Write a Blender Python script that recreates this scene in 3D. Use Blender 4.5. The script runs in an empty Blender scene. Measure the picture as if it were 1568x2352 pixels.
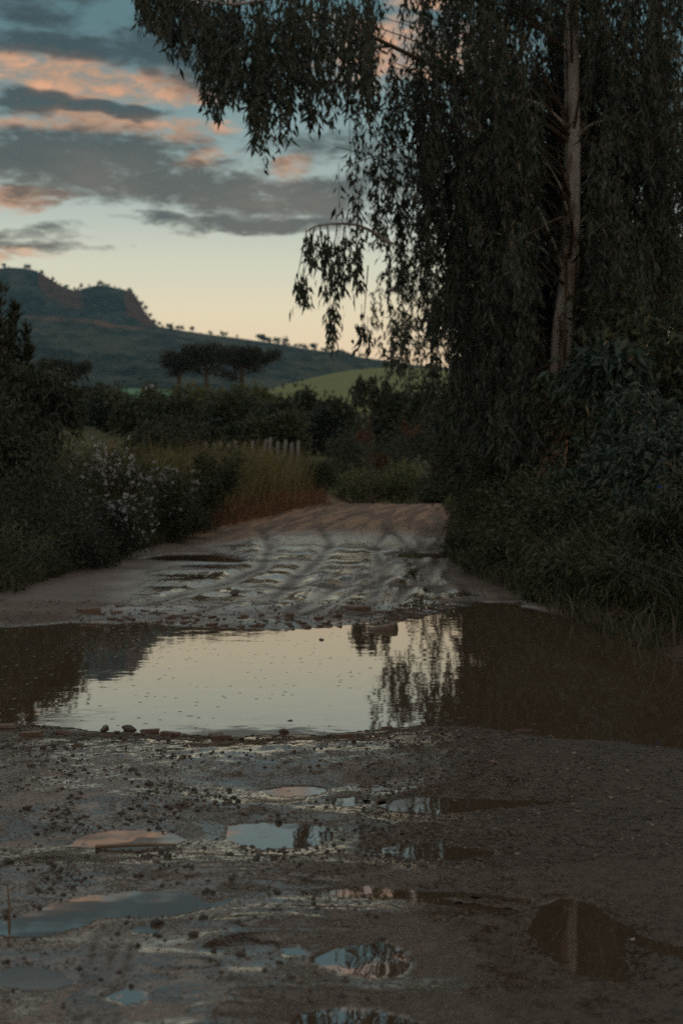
import bpy, math, random
import numpy as np
from mathutils import Matrix, Vector

rng = np.random.default_rng(7)
random.seed(7)
sc = bpy.context.scene
COL = sc.collection

# ------------------------------------------------------------------ camera
CAM_Z = 0.85
FPX, CX, CY, HOR = 3266.7, 784.0, 1176.0, 1108.0      # focal length and centre in units of a 1568 x 2352 picture
PITCH = math.atan((CY - HOR) / FPX)
ROLL = 0.0
_F = np.array([0, math.cos(PITCH), -math.sin(PITCH)])
_U0 = np.array([0, math.sin(PITCH), math.cos(PITCH)])
_R0 = np.array([1.0, 0, 0])
_R = math.cos(ROLL) * _R0 - math.sin(ROLL) * _U0
_U = math.cos(ROLL) * _U0 + math.sin(ROLL) * _R0
cam_d = bpy.data.cameras.new('camera')
cam = bpy.data.objects.new('camera', cam_d)
COL.objects.link(cam)
M = Matrix(((_R[0], _U[0], -_F[0], 0), (_R[1], _U[1], -_F[1], 0), (_R[2], _U[2], -_F[2], CAM_Z), (0, 0, 0, 1)))
cam.matrix_world = M
cam_d.sensor_fit = 'VERTICAL'
cam_d.sensor_height = 36
cam_d.sensor_width = 24
cam_d.lens = 50
cam_d.clip_start = 0.05
cam_d.clip_end = 20000
cam_d.dof.use_dof = True
cam_d.dof.focus_distance = 4.9
cam_d.dof.aperture_fstop = 4.6
sc.camera = cam


def at(px, py, d):
    """point seen at picture position (px, py), d metres ahead"""
    v = _F + (px - CX) / FPX * _R + (CY - py) / FPX * _U
    v = v * (d / v[1])
    return np.array([v[0], v[1], v[2] + CAM_Z])


def road_rise(y):
    t = np.clip((np.asarray(y, float) - 16) / 22, 0, 1)
    return 0.25 * t * t * (3 - 2 * t)


_GD = np.linspace(1.0, 38, 3000)
_GS = (road_rise(_GD) - CAM_Z) / _GD          # slope of the sight line that meets the road at each distance


def gnd(px, py):
    """place on the road surface seen at picture position (px, py)"""
    v = _F + (px - CX) / FPX * _R + (CY - py) / FPX * _U
    d = np.interp(v[2] / v[1], _GS, _GD)
    return v[:2] * (d / v[1])


# ------------------------------------------------------------------ render settings
sc.view_settings.view_transform = 'Standard'
sc.view_settings.look = 'None'
sc.view_settings.gamma = 1
sc.view_settings.exposure = 0.28
sc.render.engine = 'CYCLES'
cy = sc.cycles
cy.use_denoising = False     # the remaining fine noise reads as film grain
try:
    cy.denoiser = 'OPENIMAGEDENOISE'
except Exception:
    pass
cy.max_bounces = 5
cy.diffuse_bounces = 2
cy.glossy_bounces = 3
cy.transmission_bounces = 2
cy.transparent_max_bounces = 6
cy.volume_bounces = 0
cy.volume_max_steps = 64
cy.caustics_reflective = False
cy.caustics_refractive = False
cy.use_adaptive_sampling = True
cy.adaptive_threshold = 0.02

SUN_ELEV, SUN_AZ = 3.0, 75.0      # degrees; azimuth measured from the view direction to its right


# ------------------------------------------------------------------ node helpers
class NT:
    def __init__(self, tree):
        self.t = tree
        self.n = tree.nodes
        self.l = tree.links

    def new(self, typ, **kw):
        n = self.n.new(typ)
        for k, v in kw.items():
            setattr(n, k, v)
        return n

    def put(self, sock, val):
        if val is None:
            return
        if hasattr(val, 'is_output') or isinstance(val, bpy.types.NodeSocket):
            self.l.new(val, sock)
        else:
            if isinstance(val, (tuple, list)) and len(val) == 3 and sock.type == 'RGBA':
                val = (*val, 1)
            sock.default_value = val

    def m(self, op, a, b=None, c=None, clamp=False):
        n = self.new('ShaderNodeMath', operation=op, use_clamp=clamp)
        self.put(n.inputs[0], a)
        self.put(n.inputs[1], b)
        self.put(n.inputs[2], c)
        return n.outputs[0]

    def smooth(self, x, lo, hi, a=0.0, b=1.0):
        n = self.new('ShaderNodeMapRange', interpolation_type='SMOOTHSTEP')
        self.put(n.inputs[0], x)
        n.inputs[1].default_value = lo
        n.inputs[2].default_value = hi
        self.put(n.inputs[3], a)
        self.put(n.inputs[4], b)
        return n.outputs[0]

    def noise(self, vec, scale, detail=4, rough=0.55, dist=0.0, out='Fac'):
        n = self.new('ShaderNodeTexNoise')
        self.put(n.inputs['Vector'], vec)
        n.inputs['Scale'].default_value = scale
        n.inputs['Detail'].default_value = detail
        n.inputs['Roughness'].default_value = rough
        n.inputs['Distortion'].default_value = dist
        return n.outputs[out]

    def ramp(self, fac, stops, interp='LINEAR'):
        n = self.new('ShaderNodeValToRGB')
        self.put(n.inputs[0], fac)
        cr = n.color_ramp
        cr.interpolation = interp
        while len(cr.elements) < len(stops):
            cr.elements.new(0.5)
        for e, (p, c) in zip(cr.elements, stops):
            e.position = p
            e.color = (*c, 1)
        return n.outputs[0]

    def mix(self, fac, a, b, blend='MIX'):
        n = self.new('ShaderNodeMix', data_type='RGBA', blend_type=blend)
        self.put(n.inputs[0], fac)
        self.put(n.inputs[6], a)
        self.put(n.inputs[7], b)
        return n.outputs[2]

    def combine(self, x, y, z):
        n = self.new('ShaderNodeCombineXYZ')
        for s, v in zip(n.inputs, (x, y, z)):
            self.put(s, v)
        return n.outputs[0]

    def bump(self, height, strength=0.5, dist=0.01, normal=None):
        n = self.new('ShaderNodeBump')
        n.inputs['Strength'].default_value = strength
        n.inputs['Distance'].default_value = dist
        self.put(n.inputs['Height'], height)
        self.put(n.inputs['Normal'], normal)
        return n.outputs[0]


def lin(r, g, b):
    """sRGB 0-255 to linear"""
    return tuple((c / 255 / 12.92) if c / 255 <= 0.04045 else ((c / 255 + 0.055) / 1.055) ** 2.4 for c in (r, g, b))


# ------------------------------------------------------------------ world: dusk sky with clouds
world = bpy.data.worlds.new('World')
sc.world = world
world.use_nodes = True
W = NT(world.node_tree)
W.n.clear()
w_out = W.new('ShaderNodeOutputWorld')
w_bg = W.new('ShaderNodeBackground')
W.l.new(w_bg.outputs[0], w_out.inputs[0])
tc = W.new('ShaderNodeTexCoord')
sep = W.new('ShaderNodeSeparateXYZ')
W.l.new(tc.outputs['Generated'], sep.inputs[0])
dx, dy, dz = sep.outputs
elev = W.m('MULTIPLY', W.m('ARCSINE', dz), 57.2958)
azim = W.m('MULTIPLY', W.m('ARCTAN2', dx, dy), 57.2958)
sky_n = W.new('ShaderNodeTexSky', sky_type='NISHITA')
sky_n.sun_disc = False
sky_n.sun_elevation = math.radians(SUN_ELEV)
sky_n.sun_rotation = math.radians(SUN_AZ)
nish = W.mix(1.0, sky_n.outputs[0], (0.012, 0.012, 0.012), 'MULTIPLY')
gradient = W.ramp(W.m('DIVIDE', W.m('MAXIMUM', elev, 0.0), 90.0), [
    (0.0, lin(206, 168, 136)),
    (4.5 / 90, lin(208, 180, 148)),
    (6.8 / 90, lin(204, 190, 160)),
    (8.6 / 90, lin(188, 186, 166)),
    (10.6 / 90, lin(158, 166, 158)),
    (13.5 / 90, lin(116, 134, 134)),
    (17.5 / 90, lin(72, 98, 104)),
    (24 / 90, lin(78, 102, 108)),
    (45 / 90, lin(112, 126, 128)),
    (1.0, lin(120, 132, 134)),
])
base = W.mix(1.0, gradient, nish, 'ADD')
# cloud coordinates: directions, stretched flat; warped
cvec = W.combine(W.m('MULTIPLY', dx, 1.0), W.m('MULTIPLY', dy, 1.0), W.m('MULTIPLY', dz, 3.0))
warpA = W.noise(cvec, 9.0, 3, 0.55)
warpB = W.noise(W.combine(dy, W.m('MULTIPLY', dz, 3.0), dx), 11.0, 3, 0.55)
azw = W.m('ADD', azim, W.m('MULTIPLY', W.m('SUBTRACT', warpA, 0.5), 7.0))
elw = W.m('ADD', elev, W.m('MULTIPLY', W.m('SUBTRACT', warpB, 0.5), 2.2))
fine = W.noise(cvec, 30.0, 8, 0.62, 0.5)
wide = W.noise(W.combine(dx, dy, W.m('MULTIPLY', dz, 5.0)), 4.2, 5, 0.55, 0.2)


def blob(px, py, rx, ry, k=1.0):
    a0 = (px - CX) / 57.0
    e0 = (HOR - py) / 57.0
    u = W.m('DIVIDE', W.m('SUBTRACT', azw, a0), rx / 57.0)
    v = W.m('DIVIDE', W.m('SUBTRACT', elw, e0), ry / 57.0)
    d2 = W.m('ADD', W.m('MULTIPLY', u, u), W.m('MULTIPLY', v, v))
    return W.m('MULTIPLY', W.m('SUBTRACT', 1.0, d2), k)


def blobs(lst):
    r = None
    for b in lst:
        s = W.m('MAXIMUM', blob(*b), -1.5)
        r = s if r is None else W.m('MAXIMUM', r, s)
    return r


# above the frame the same broken clouds go on all round the sky
hi_mask = W.smooth(elev, 16.8, 19.5)
lo_fade = W.smooth(elev, 6.0, 12.0)
aside = W.smooth(W.m('ABSOLUTE', azim), 15.0, 20.0)
elsewhere = W.m('MAXIMUM', hi_mask, W.m('MULTIPLY', aside, lo_fade))
wide_d = W.m('SUBTRACT', W.m('MULTIPLY', W.m('SUBTRACT', wide, 0.47), 7.0), W.m('MULTIPLY', W.m('SUBTRACT', 1.0, elsewhere), 3.0))

peach_f = blobs([(170, 228, 230, 62), (190, 318, 260, 26), (470, 395, 70, 26), (690, 400, 55, 26), (400, 330, 110, 34),
                 (60, 478, 190, 30, .7), (70, 596, 150, 17, .9), (330, 225, 130, 40, .8), (520, 60, 90, 14, .35),
                 (950, 150, 260, 70, .7), (930, -10, 220, 60, .9), (1250, 640, 200, 50, .5)])
peach_d = W.m('ADD', W.m('MAXIMUM', peach_f, wide_d), W.m('MULTIPLY', W.m('SUBTRACT', fine, 0.5), 3.2))
mott = W.noise(cvec, 64.0, 5, 0.6, 0.6)
peach_d = W.m('ADD', peach_d, W.m('MULTIPLY', W.m('SUBTRACT', mott, 0.5), 2.4))
peach_m = W.smooth(peach_d, -0.35, 1.15)
peach_c = W.ramp(W.m('ADD', W.m('MULTIPLY', fine, 0.8), W.m('MULTIPLY', warpA, 0.2)), [
    (0.28, lin(112, 102, 94)), (0.46, lin(158, 126, 102)), (0.6, lin(200, 146, 110)), (0.8, lin(190, 156, 128))])
peach_c = W.mix(W.m('MULTIPLY', W.smooth(elev, 15.0, 22.0), 0.6), peach_c, lin(160, 152, 142))
grey_f = blobs([(160, 395, 360, 80, 1.3), (430, 445, 340, 62, 1.2), (660, 462, 250, 62, 1.2), (590, 528, 280, 28, 1.2), (30, 285, 130, 30, 1.7), (200, 290, 190, 24, 1.7),
                (200, 165, 280, 36, 1.3), (430, 160, 120, 80, 1.1), (60, 30, 240, 60, 1.3), (60, 105, 170, 46, 1.1), (60, 555, 170, 16, .8), (110, 578, 170, 13, .8),
                (170, 470, 220, 34, .6), (720, 360, 150, 40, .5), (1000, 420, 300, 60, .7), (1350, 250, 300, 70, .7)])
grey_d = W.m('ADD', W.m('MAXIMUM', grey_f, W.m('SUBTRACT', wide_d, 0.75)), W.m('MULTIPLY', W.m('SUBTRACT', fine, 0.52), 2.6))
grey_d = W.m('ADD', grey_d, W.m('MULTIPLY', W.m('SUBTRACT', mott, 0.5), 1.8))
grey_m = W.smooth(grey_d, -0.35, 1.05)
grey_c = W.ramp(warpB, [(0.3, lin(56, 60, 60)), (0.5, lin(74, 71, 66)), (0.7, lin(92, 83, 75))])
grey_c = W.mix(W.smooth(elev, 11.0, 15.5), grey_c, lin(48, 60, 64))
grey_c = W.mix(W.smooth(elev, 17.5, 24.0), grey_c, lin(132, 130, 124))
glow = W.m('MULTIPLY', W.smooth(azim, -4.0, 22.0), W.smooth(elev, 9.0, 2.0))
base = W.mix(W.m('MULTIPLY', glow, .8), base, lin(228, 180, 144))
sky_c = W.mix(W.m('MULTIPLY', peach_m, 0.92), base, peach_c)
sky_c = W.mix(W.m('MULTIPLY', grey_m, 0.9), sky_c, grey_c)
# below the horizon: dim earth
sky_c = W.mix(W.smooth(elev, -1.0, 0.0), (0.02, 0.018, 0.015), sky_c)
W.l.new(sky_c, w_bg.inputs[0])
w_bg.inputs[1].default_value = 1.3

sun_d = bpy.data.lights.new('sun', 'SUN')
sun = bpy.data.objects.new('sun', sun_d)
COL.objects.link(sun)
sun_d.energy = 0.15
sun_d.color = (1.0, 0.52, 0.26)
sun_d.angle = math.radians(8)
se, sa = math.radians(SUN_ELEV + 4), math.radians(SUN_AZ)
sdir = Vector((math.sin(sa) * math.cos(se), math.cos(sa) * math.cos(se), math.sin(se)))
sun.rotation_euler = sdir.to_track_quat('Z', 'Y').to_euler()
sun.location = (30, 10, 30)


# ------------------------------------------------------------------ object helpers
def tag(o, label=None, cat=None, group=None, kind=None):
    if label:
        o['label'] = label
    if cat:
        o['category'] = cat
    if group:
        o['group'] = group
    if kind:
        o['kind'] = kind
    return o


def empty(name, loc=(0, 0, 0)):
    o = bpy.data.objects.new(name, None)
    o.empty_display_size = 0.1
    COL.objects.link(o)
    o.location = tuple(float(c) for c in loc)
    return o


def mesh_np(name, verts, faces, smooth=True):
    """faces: int array (n,3) or (n,4), or list of such arrays"""
    if not isinstance(faces, list):
        faces = [faces]
    faces = [np.asarray(f, dtype=np.int32) for f in faces if len(f)]
    me = bpy.data.meshes.new(name)
    verts = np.asarray(verts, dtype=np.float32)
    me.vertices.add(len(verts))
    me.vertices.foreach_set('co', verts.ravel())
    nl = sum(f.size for f in faces)
    npoly = sum(len(f) for f in faces)
    me.loops.add(nl)
    me.polygons.add(npoly)
    me.loops.foreach_set('vertex_index', np.concatenate([f.ravel() for f in faces]))
    tot = np.concatenate([np.full(len(f), f.shape[1], dtype=np.int32) for f in faces])
    start = np.concatenate([[0], np.cumsum(tot)[:-1]]).astype(np.int32)
    me.polygons.foreach_set('loop_start', start)
    try:
        me.polygons.foreach_set('loop_total', tot)
    except Exception:
        pass
    me.polygons.foreach_set('use_smooth', np.full(npoly, smooth, dtype=bool))
    me.update(calc_edges=True)
    return me


def obj(name, me, mat=None, parent=None, loc=None):
    o = bpy.data.objects.new(name, me)
    COL.objects.link(o)
    if mat and not me.materials:
        me.materials.append(mat)
    if parent:
        o.parent = parent
    if loc is not None:
        o.location = tuple(float(c) for c in loc)
    return o


# numpy value noise -------------------------------------------------
def _hash(ix, iy, seed):
    h = (ix.astype(np.int64) * 374761393 + iy.astype(np.int64) * 668265263 + seed * 974634777) & 0xFFFFFFFF
    h = ((h ^ (h >> 13)) * 1274126177) & 0xFFFFFFFF
    return ((h ^ (h >> 16)) & 0xFFFF) / 65535.0


def vnoise(x, y, seed=0):
    ix, iy = np.floor(x), np.floor(y)
    fx, fy = x - ix, y - iy
    ix, iy = ix.astype(np.int64), iy.astype(np.int64)
    fx = fx * fx * (3 - 2 * fx)
    fy = fy * fy * (3 - 2 * fy)
    a, b = _hash(ix, iy, seed), _hash(ix + 1, iy, seed)
    c, d = _hash(ix, iy + 1, seed), _hash(ix + 1, iy + 1, seed)
    return (a * (1 - fx) + b * fx) * (1 - fy) + (c * (1 - fx) + d * fx) * fy


def fbm(x, y, octs=4, seed=0, gain=0.5):
    r, a, t = 0, 1, 0
    for o in range(octs):
        r = r + a * vnoise(x * 2 ** o + 17.3 * o, y * 2 ** o - 9.1 * o, seed + o)
        t += a
        a *= gain
    return r / t - 0.5


def sst(x, lo, hi):
    t = np.clip((x - lo) / (hi - lo), 0, 1)
    return t * t * (3 - 2 * t)


def poly_sd(px, py, poly):
    """signed distance to polygon, negative inside"""
    n = len(poly)
    d2 = np.full(px.shape, 1e18)
    inside = np.zeros(px.shape, bool)
    for i in range(n):
        ax, ay = poly[i]
        bx, by = poly[(i + 1) % n]
        ex, ey = bx - ax, by - ay
        wx, wy = px - ax, py - ay
        t = np.clip((wx * ex + wy * ey) / (ex * ex + ey * ey + 1e-12), 0, 1)
        d2 = np.minimum(d2, (wx - ex * t) ** 2 + (wy - ey * t) ** 2)
        cond = (ay > py) != (by > py)
        with np.errstate(divide='ignore', invalid='ignore'):
            xi = ex * (py - ay) / (ey if abs(ey) > 1e-12 else 1e-12) + ax
        inside ^= cond & (px < xi)
    d = np.sqrt(d2)
    return np.where(inside, -d, d)


def line_d(px, py, line):
    d2 = np.full(px.shape, 1e18)
    s = np.zeros(px.shape)
    acc = 0.0
    for (ax, ay), (bx, by) in zip(line[:-1], line[1:]):
        ex, ey = bx - ax, by - ay
        L = math.hypot(ex, ey)
        t = np.clip(((px - ax) * ex + (py - ay) * ey) / (L * L + 1e-12), 0, 1)
        q = (px - ax - ex * t) ** 2 + (py - ay - ey * t) ** 2
        m = q < d2
        d2 = np.where(m, q, d2)
        s = np.where(m, acc + t * L, s)
        acc += L
    return np.sqrt(d2), s


# ------------------------------------------------------------------ materials
def new_mat(name):
    m = bpy.data.materials.new(name)
    m.use_nodes = True
    T = NT(m.node_tree)
    p = T.n['Principled BSDF']
    return m, T, p


def leaf_mat(name, stops, rough=0.45, trans=0.25, spec=0.5):
    m, T, p = new_mat(name)
    g = T.new('ShaderNodeNewGeometry')
    c = T.ramp(g.outputs['Random Per Island'], stops)
    T.put(p.inputs['Base Color'], c)
    p.inputs['Roughness'].default_value = rough
    p.inputs['Specular IOR Level'].default_value = spec
    tr = T.new('ShaderNodeBsdfTranslucent')
    T.put(tr.inputs[0], c)
    mx = T.new('ShaderNodeMixShader')
    mx.inputs[0].default_value = trans
    T.l.new(p.outputs[0], mx.inputs[1])
    T.l.new(tr.outputs[0], mx.inputs[2])
    T.l.new(mx.outputs[0], T.n['Material Output'].inputs[0])
    return m


MAT = {}
MAT['euc'] = leaf_mat('eucalyptus_leaf', [(0, (.026, .042, .030)), (.5, (.038, .056, .040)), (.85, (.05, .07, .052)), (1, (.085, .075, .05))])
MAT['vine'] = leaf_mat('vine_leaf', [(0, (.022, .044, .034)), (.5, (.034, .062, .047)), (.9, (.048, .082, .062)), (1, (.09, .075, .05))], 0.38)
MAT['bush'] = leaf_mat('bush_leaf', [(0, (.036, .052, .027)), (.6, (.056, .076, .037)), (1, (.10, .10, .052))])
MAT['bush_yellow'] = leaf_mat('yellow_green_leaf', [(0, (.085, .105, .042)), (.6, (.12, .14, .055)), (1, (.17, .15, .07))])
MAT['dark'] = leaf_mat('dark_leaf', [(0, (.028, .042, .024)), (.7, (.042, .056, .032)), (1, (.06, .064, .036))])
MAT['rust'] = leaf_mat('rust_leaf', [(0, (.07, .04, .02)), (.6, (.10, .045, .02)), (1, (.13, .055, .025))])
MAT['grass'] = leaf_mat('grass_blade', [(0, (.035, .045, .022)), (.6, (.055, .065, .03)), (1, (.1, .085, .05))], 0.5)
MAT['tallgrass'] = leaf_mat('tall_grass_blade', [(0, (.08, .085, .03)), (.5, (.15, .14, .055)), (1, (.24, .19, .09))], 0.55)  # yellow-green grass, brightened so the colour carries the warm evening glow
MAT['drygrass'] = leaf_mat('dry_grass_blade', [(0, (.12, .075, .035)), (.5, (.2, .105, .055)), (1, (.27, .15, .085))], 0.6)
MAT['flower'] = leaf_mat('white_petal', [(0, (.45, .45, .5)), (1, (.6, .6, .62))], 0.6, .2)
MAT['blue_flower'] = leaf_mat('blue_petal', [(0, (.02, .04, .5)), (1, (.03, .06, .6))], 0.6, .2)
MAT['needle'] = leaf_mat('araucaria_needle', [(0, (.022, .032, .02)), (.7, (.034, .042, .025)), (1, (.05, .05, .03))], .6, .1)


def bark_mat():
    m, T, p = new_mat('eucalyptus_bark')
    t = T.new('ShaderNodeTexCoord').outputs['Object']
    s = T.new('ShaderNodeSeparateXYZ')
    T.l.new(t, s.inputs[0])
    v = T.combine(T.m('MULTIPLY', s.outputs[0], 9.0), T.m('MULTIPLY', s.outputs[1], 9.0), T.m('MULTIPLY', s.outputs[2], 0.9))
    n1 = T.noise(v, 1.0, 5, 0.6, 0.4)
    n2 = T.noise(v, 6.0, 3, 0.6)
    c = T.ramp(n1, [(0.38, (.05, .038, .03)), (0.43, (.2, .13, .085)), (0.48, (.38, .37, .36)), (0.66, (.48, .49, .5))])
    low = T.smooth(s.outputs[2], 1.0, 2.6, 0.7, 0.0)
    c = T.mix(T.m('MULTIPLY', low, T.smooth(n1, .4, .55)), c, (.34, .15, .07))
    c = T.mix(T.m('MULTIPLY', n2, 0.25), c, (.08, .06, .05))
    T.put(p.inputs['Base Color'], c)
    p.inputs['Roughness'].default_value = 0.75
    T.put(p.inputs['Normal'], T.bump(n2, 0.6, 0.02))
    return m


def plain_mat(name, c1, c2, scale=8.0, rough=0.8, bump=0.4, bd=0.01):
    m, T, p = new_mat(name)
    t = T.new('ShaderNodeTexCoord').outputs['Object']
    n1 = T.noise(t, scale, 5, 0.6)
    T.put(p.inputs['Base Color'], T.ramp(n1, [(0.3, c1), (0.7, c2)]))
    p.inputs['Roughness'].default_value = rough
    T.put(p.inputs['Normal'], T.bump(T.noise(t, scale * 5, 4), bump, bd))
    return m


MAT['bark'] = bark_mat()
MAT['wood'] = plain_mat('dark_stem', (.05, .035, .025), (.09, .065, .045), 12)
MAT['twig'] = plain_mat('twig', (.03, .03, .022), (.05, .045, .03), 20)
MAT['post'] = plain_mat('weathered_post', (.13, .125, .12), (.24, .235, .23), 14, 0.85)
MAT['dead'] = plain_mat('dead_stalk', (.13, .09, .06), (.2, .14, .09), 14, 0.85)


def stone_mat(name, c1, c2, c3):
    m, T, p = new_mat(name)
    oi = T.new('ShaderNodeObjectInfo')
    t = T.new('ShaderNodeTexCoord').outputs['Object']
    c = T.ramp(oi.outputs['Random'], [(0, c1), (.5, c2), (1, c3)])
    n = T.noise(t, 30, 5, 0.6)
    c = T.mix(T.smooth(n, 0.4, 0.7, 0.0, 0.6), c, (.05, .035, .025))
    T.put(p.inputs['Base Color'], c)
    T.put(p.inputs['Roughness'], T.smooth(n, 0.3, 0.7, 0.25, 0.6))
    T.put(p.inputs['Normal'], T.bump(n, 0.5, 0.006))
    return m


MAT['tile'] = stone_mat('broken_tile', (.10, .052, .033), (.14, .08, .052), (.18, .14, .11))
MAT['stone'] = stone_mat('wet_stone', (.07, .05, .04), (.11, .07, .05), (.12, .10, .09))


def gravel_mat():
    m, T, p = new_mat('gravel')
    g = T.new('ShaderNodeNewGeometry')
    c = T.ramp(g.outputs['Random Per Island'], [(0, (.018, .014, .011)), (.5, (.035, .025, .019)), (.9, (.06, .04, .028)), (1, (.2, .17, .15))])
    T.put(p.inputs['Base Color'], c)
    p.inputs['Roughness'].default_value = 0.5
    return m


MAT['gravel'] = gravel_mat()


def mud_mat():
    m, T, p = new_mat('wet_mud_road')
    t = T.new('ShaderNodeTexCoord').outputs['Object']
    wet = T.new('ShaderNodeAttribute', attribute_name='wet').outputs['Fac']
    churn = T.new('ShaderNodeAttribute', attribute_name='churn').outputs['Fac']
    sx = T.new('ShaderNodeSeparateXYZ')
    T.l.new(t, sx.inputs[0])
    bent = T.m('SUBTRACT', sx.outputs[0], T.m('MULTIPLY', T.m('MULTIPLY', sx.outputs[1], sx.outputs[1]), 0.0016))
    vx = T.combine(T.m('MULTIPLY', sx.outputs[0], .55), T.m('MULTIPLY', sx.outputs[1], 1.2), 0.0)
    vt = T.combine(T.m('MULTIPLY', bent, 5.0), T.m('MULTIPLY', sx.outputs[1], 0.22), 0.0)
    n5 = T.noise(vx, 1.15, 1.6, 0.4, 0.5)
    n6 = T.noise(vt, 1.0, 4, 0.6, 0.4)
    sand = T.new('ShaderNodeAttribute', attribute_name='sand').outputs['Fac']
    n1 = T.noise(t, 3.0, 6, 0.6)
    n2 = T.noise(t, 45.0, 4, 0.6)
    n3 = T.noise(t, 120.0, 3, 0.55)
    n4 = T.noise(t, 12.0, 4, 0.6)
    wetc = T.ramp(n1, [(0.3, (.042, .025, .014)), (0.55, (.066, .041, .023)), (0.75, (.09, .057, .033))])
    dryc = T.ramp(T.m('ADD', T.m('MULTIPLY', n1, .6), T.m('MULTIPLY', n2, .4)), [(0.35, (.22, .12, .065)), (0.65, (.36, .215, .125))])
    dryc = T.mix(T.smooth(n6, .42, .56), dryc, (.12, .072, .045))
    moist = T.ramp(n1, [(0.35, (.062, .037, .023)), (0.65, (.10, .062, .04))])
    dryc = T.mix(T.smooth(sx.outputs[1], 16.0, 22.0), moist, dryc)
    c = T.mix(wet, dryc, wetc)
    # grit standing out of the wet film
    thr = T.m('ADD', 0.52, T.m('MULTIPLY', T.m('SUBTRACT', n4, .5), -0.55))
    thr = T.m('SUBTRACT', thr, T.m('MULTIPLY', sand, .12))
    grit = T.smooth(T.m('SUBTRACT', T.m('ADD', n3, T.m('MULTIPLY', T.m('SUBTRACT', n2, .5), .35)), thr), -0.01, 0.05)
    grit = T.m('MULTIPLY', grit, T.m('SUBTRACT', 1.0, T.m('MULTIPLY', churn, .85)))
    
    c = T.mix(T.m('MULTIPLY', grit, T.m('MULTIPLY', wet, .8)), c, T.ramp(n2, [(.4, (.02, .015, .010)), (.65, (.085, .06, .040))]))
    rut = T.new('ShaderNodeAttribute', attribute_name='rut').outputs['Fac']
    c = T.mix(T.m('MULTIPLY', rut, .9), c, (.032, .021, .014))
    T.put(p.inputs['Base Color'], c)
    wet = T.m('MULTIPLY', wet, T.m('SUBTRACT', 1.0, T.m('MULTIPLY', churn, T.smooth(T.m('ADD', n5, T.m('MULTIPLY', T.m('SUBTRACT', n4, .5), .2)), .58, .68, 0.0, .85))))
    film = T.m('ADD', T.smooth(n1, 0.35, 0.65, 0.04, 0.12), T.m('MULTIPLY', sand, 0.12))
    r_wet = T.m('MAXIMUM', T.m('ADD', film, T.m('MULTIPLY', grit, 0.4)), 0.035)
    rough = T.m('ADD', T.m('MULTIPLY', wet, T.m('SUBTRACT', r_wet, 0.7)), 0.7)
    T.put(p.inputs['Roughness'], rough)
    T.put(p.inputs['Specular IOR Level'], T.m('ADD', .04, T.m('MULTIPLY', wet, T.m('SUBTRACT', 0.5, T.m('MULTIPLY', grit, .42)))))
    T.put(p.inputs['IOR'], T.m('ADD', 2.2, T.m('MULTIPLY', churn, 3.6)))
    bc = T.bump(T.m('MULTIPLY', T.m('ADD', n5, T.m('MULTIPLY', n6, .25)), churn), 1.0, 0.16)
    calm = T.m('SUBTRACT', 1.0, T.m('MULTIPLY', churn, .92))
    b0 = T.bump(T.m('MULTIPLY', n4, calm), 0.3, 0.004, bc)
    b1 = T.bump(T.m('MULTIPLY', n2, calm), 0.25, 0.0016, b0)
    b2 = T.bump(T.m('MULTIPLY', grit, calm), 0.6, 0.003, b1)
    T.put(p.inputs['Normal'], b2)
    return m


MAT['mud'] = mud_mat()


def water_mat():
    m, T, p = new_mat('muddy_water')
    t = T.new('ShaderNodeTexCoord').outputs['Object']
    s = T.new('ShaderNodeSeparateXYZ')
    T.l.new(t, s.inputs[0])
    p.inputs['Base Color'].default_value = (.082, .056, .036, 1)
    p.inputs['Roughness'].default_value = 0.02
    p.inputs['IOR'].default_value = 4.6
    # tiny scattered surface dimples
    v = T.new('ShaderNodeTexVoronoi')
    v.inputs['Scale'].default_value = 22.0
    T.put(v.inputs['Vector'], T.combine(s.outputs[0], T.m('MULTIPLY', s.outputs[1], 0.8), s.outputs[2]))
    spot = T.smooth(v.outputs['Distance'], 0.06, 0.2, 1.0, 0.0)
    sepc = T.new('ShaderNodeSeparateColor')
    T.l.new(v.outputs['Color'], sepc.inputs[0])
    some = T.m('MULTIPLY', T.smooth(sepc.outputs[0], 0.6, 0.65), T.smooth(T.noise(t, 1.6, 2), .38, .55))
    spot = T.m('MULTIPLY', spot, some)
    slow = T.noise(t, 5.0, 2, 0.5)
    b1 = T.bump(slow, 0.06, 0.01)
    b2 = T.bump(spot, 0.35, 0.004, b1)
    T.put(p.inputs['Normal'], b2)
    return m


MAT['water'] = water_mat()

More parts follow.
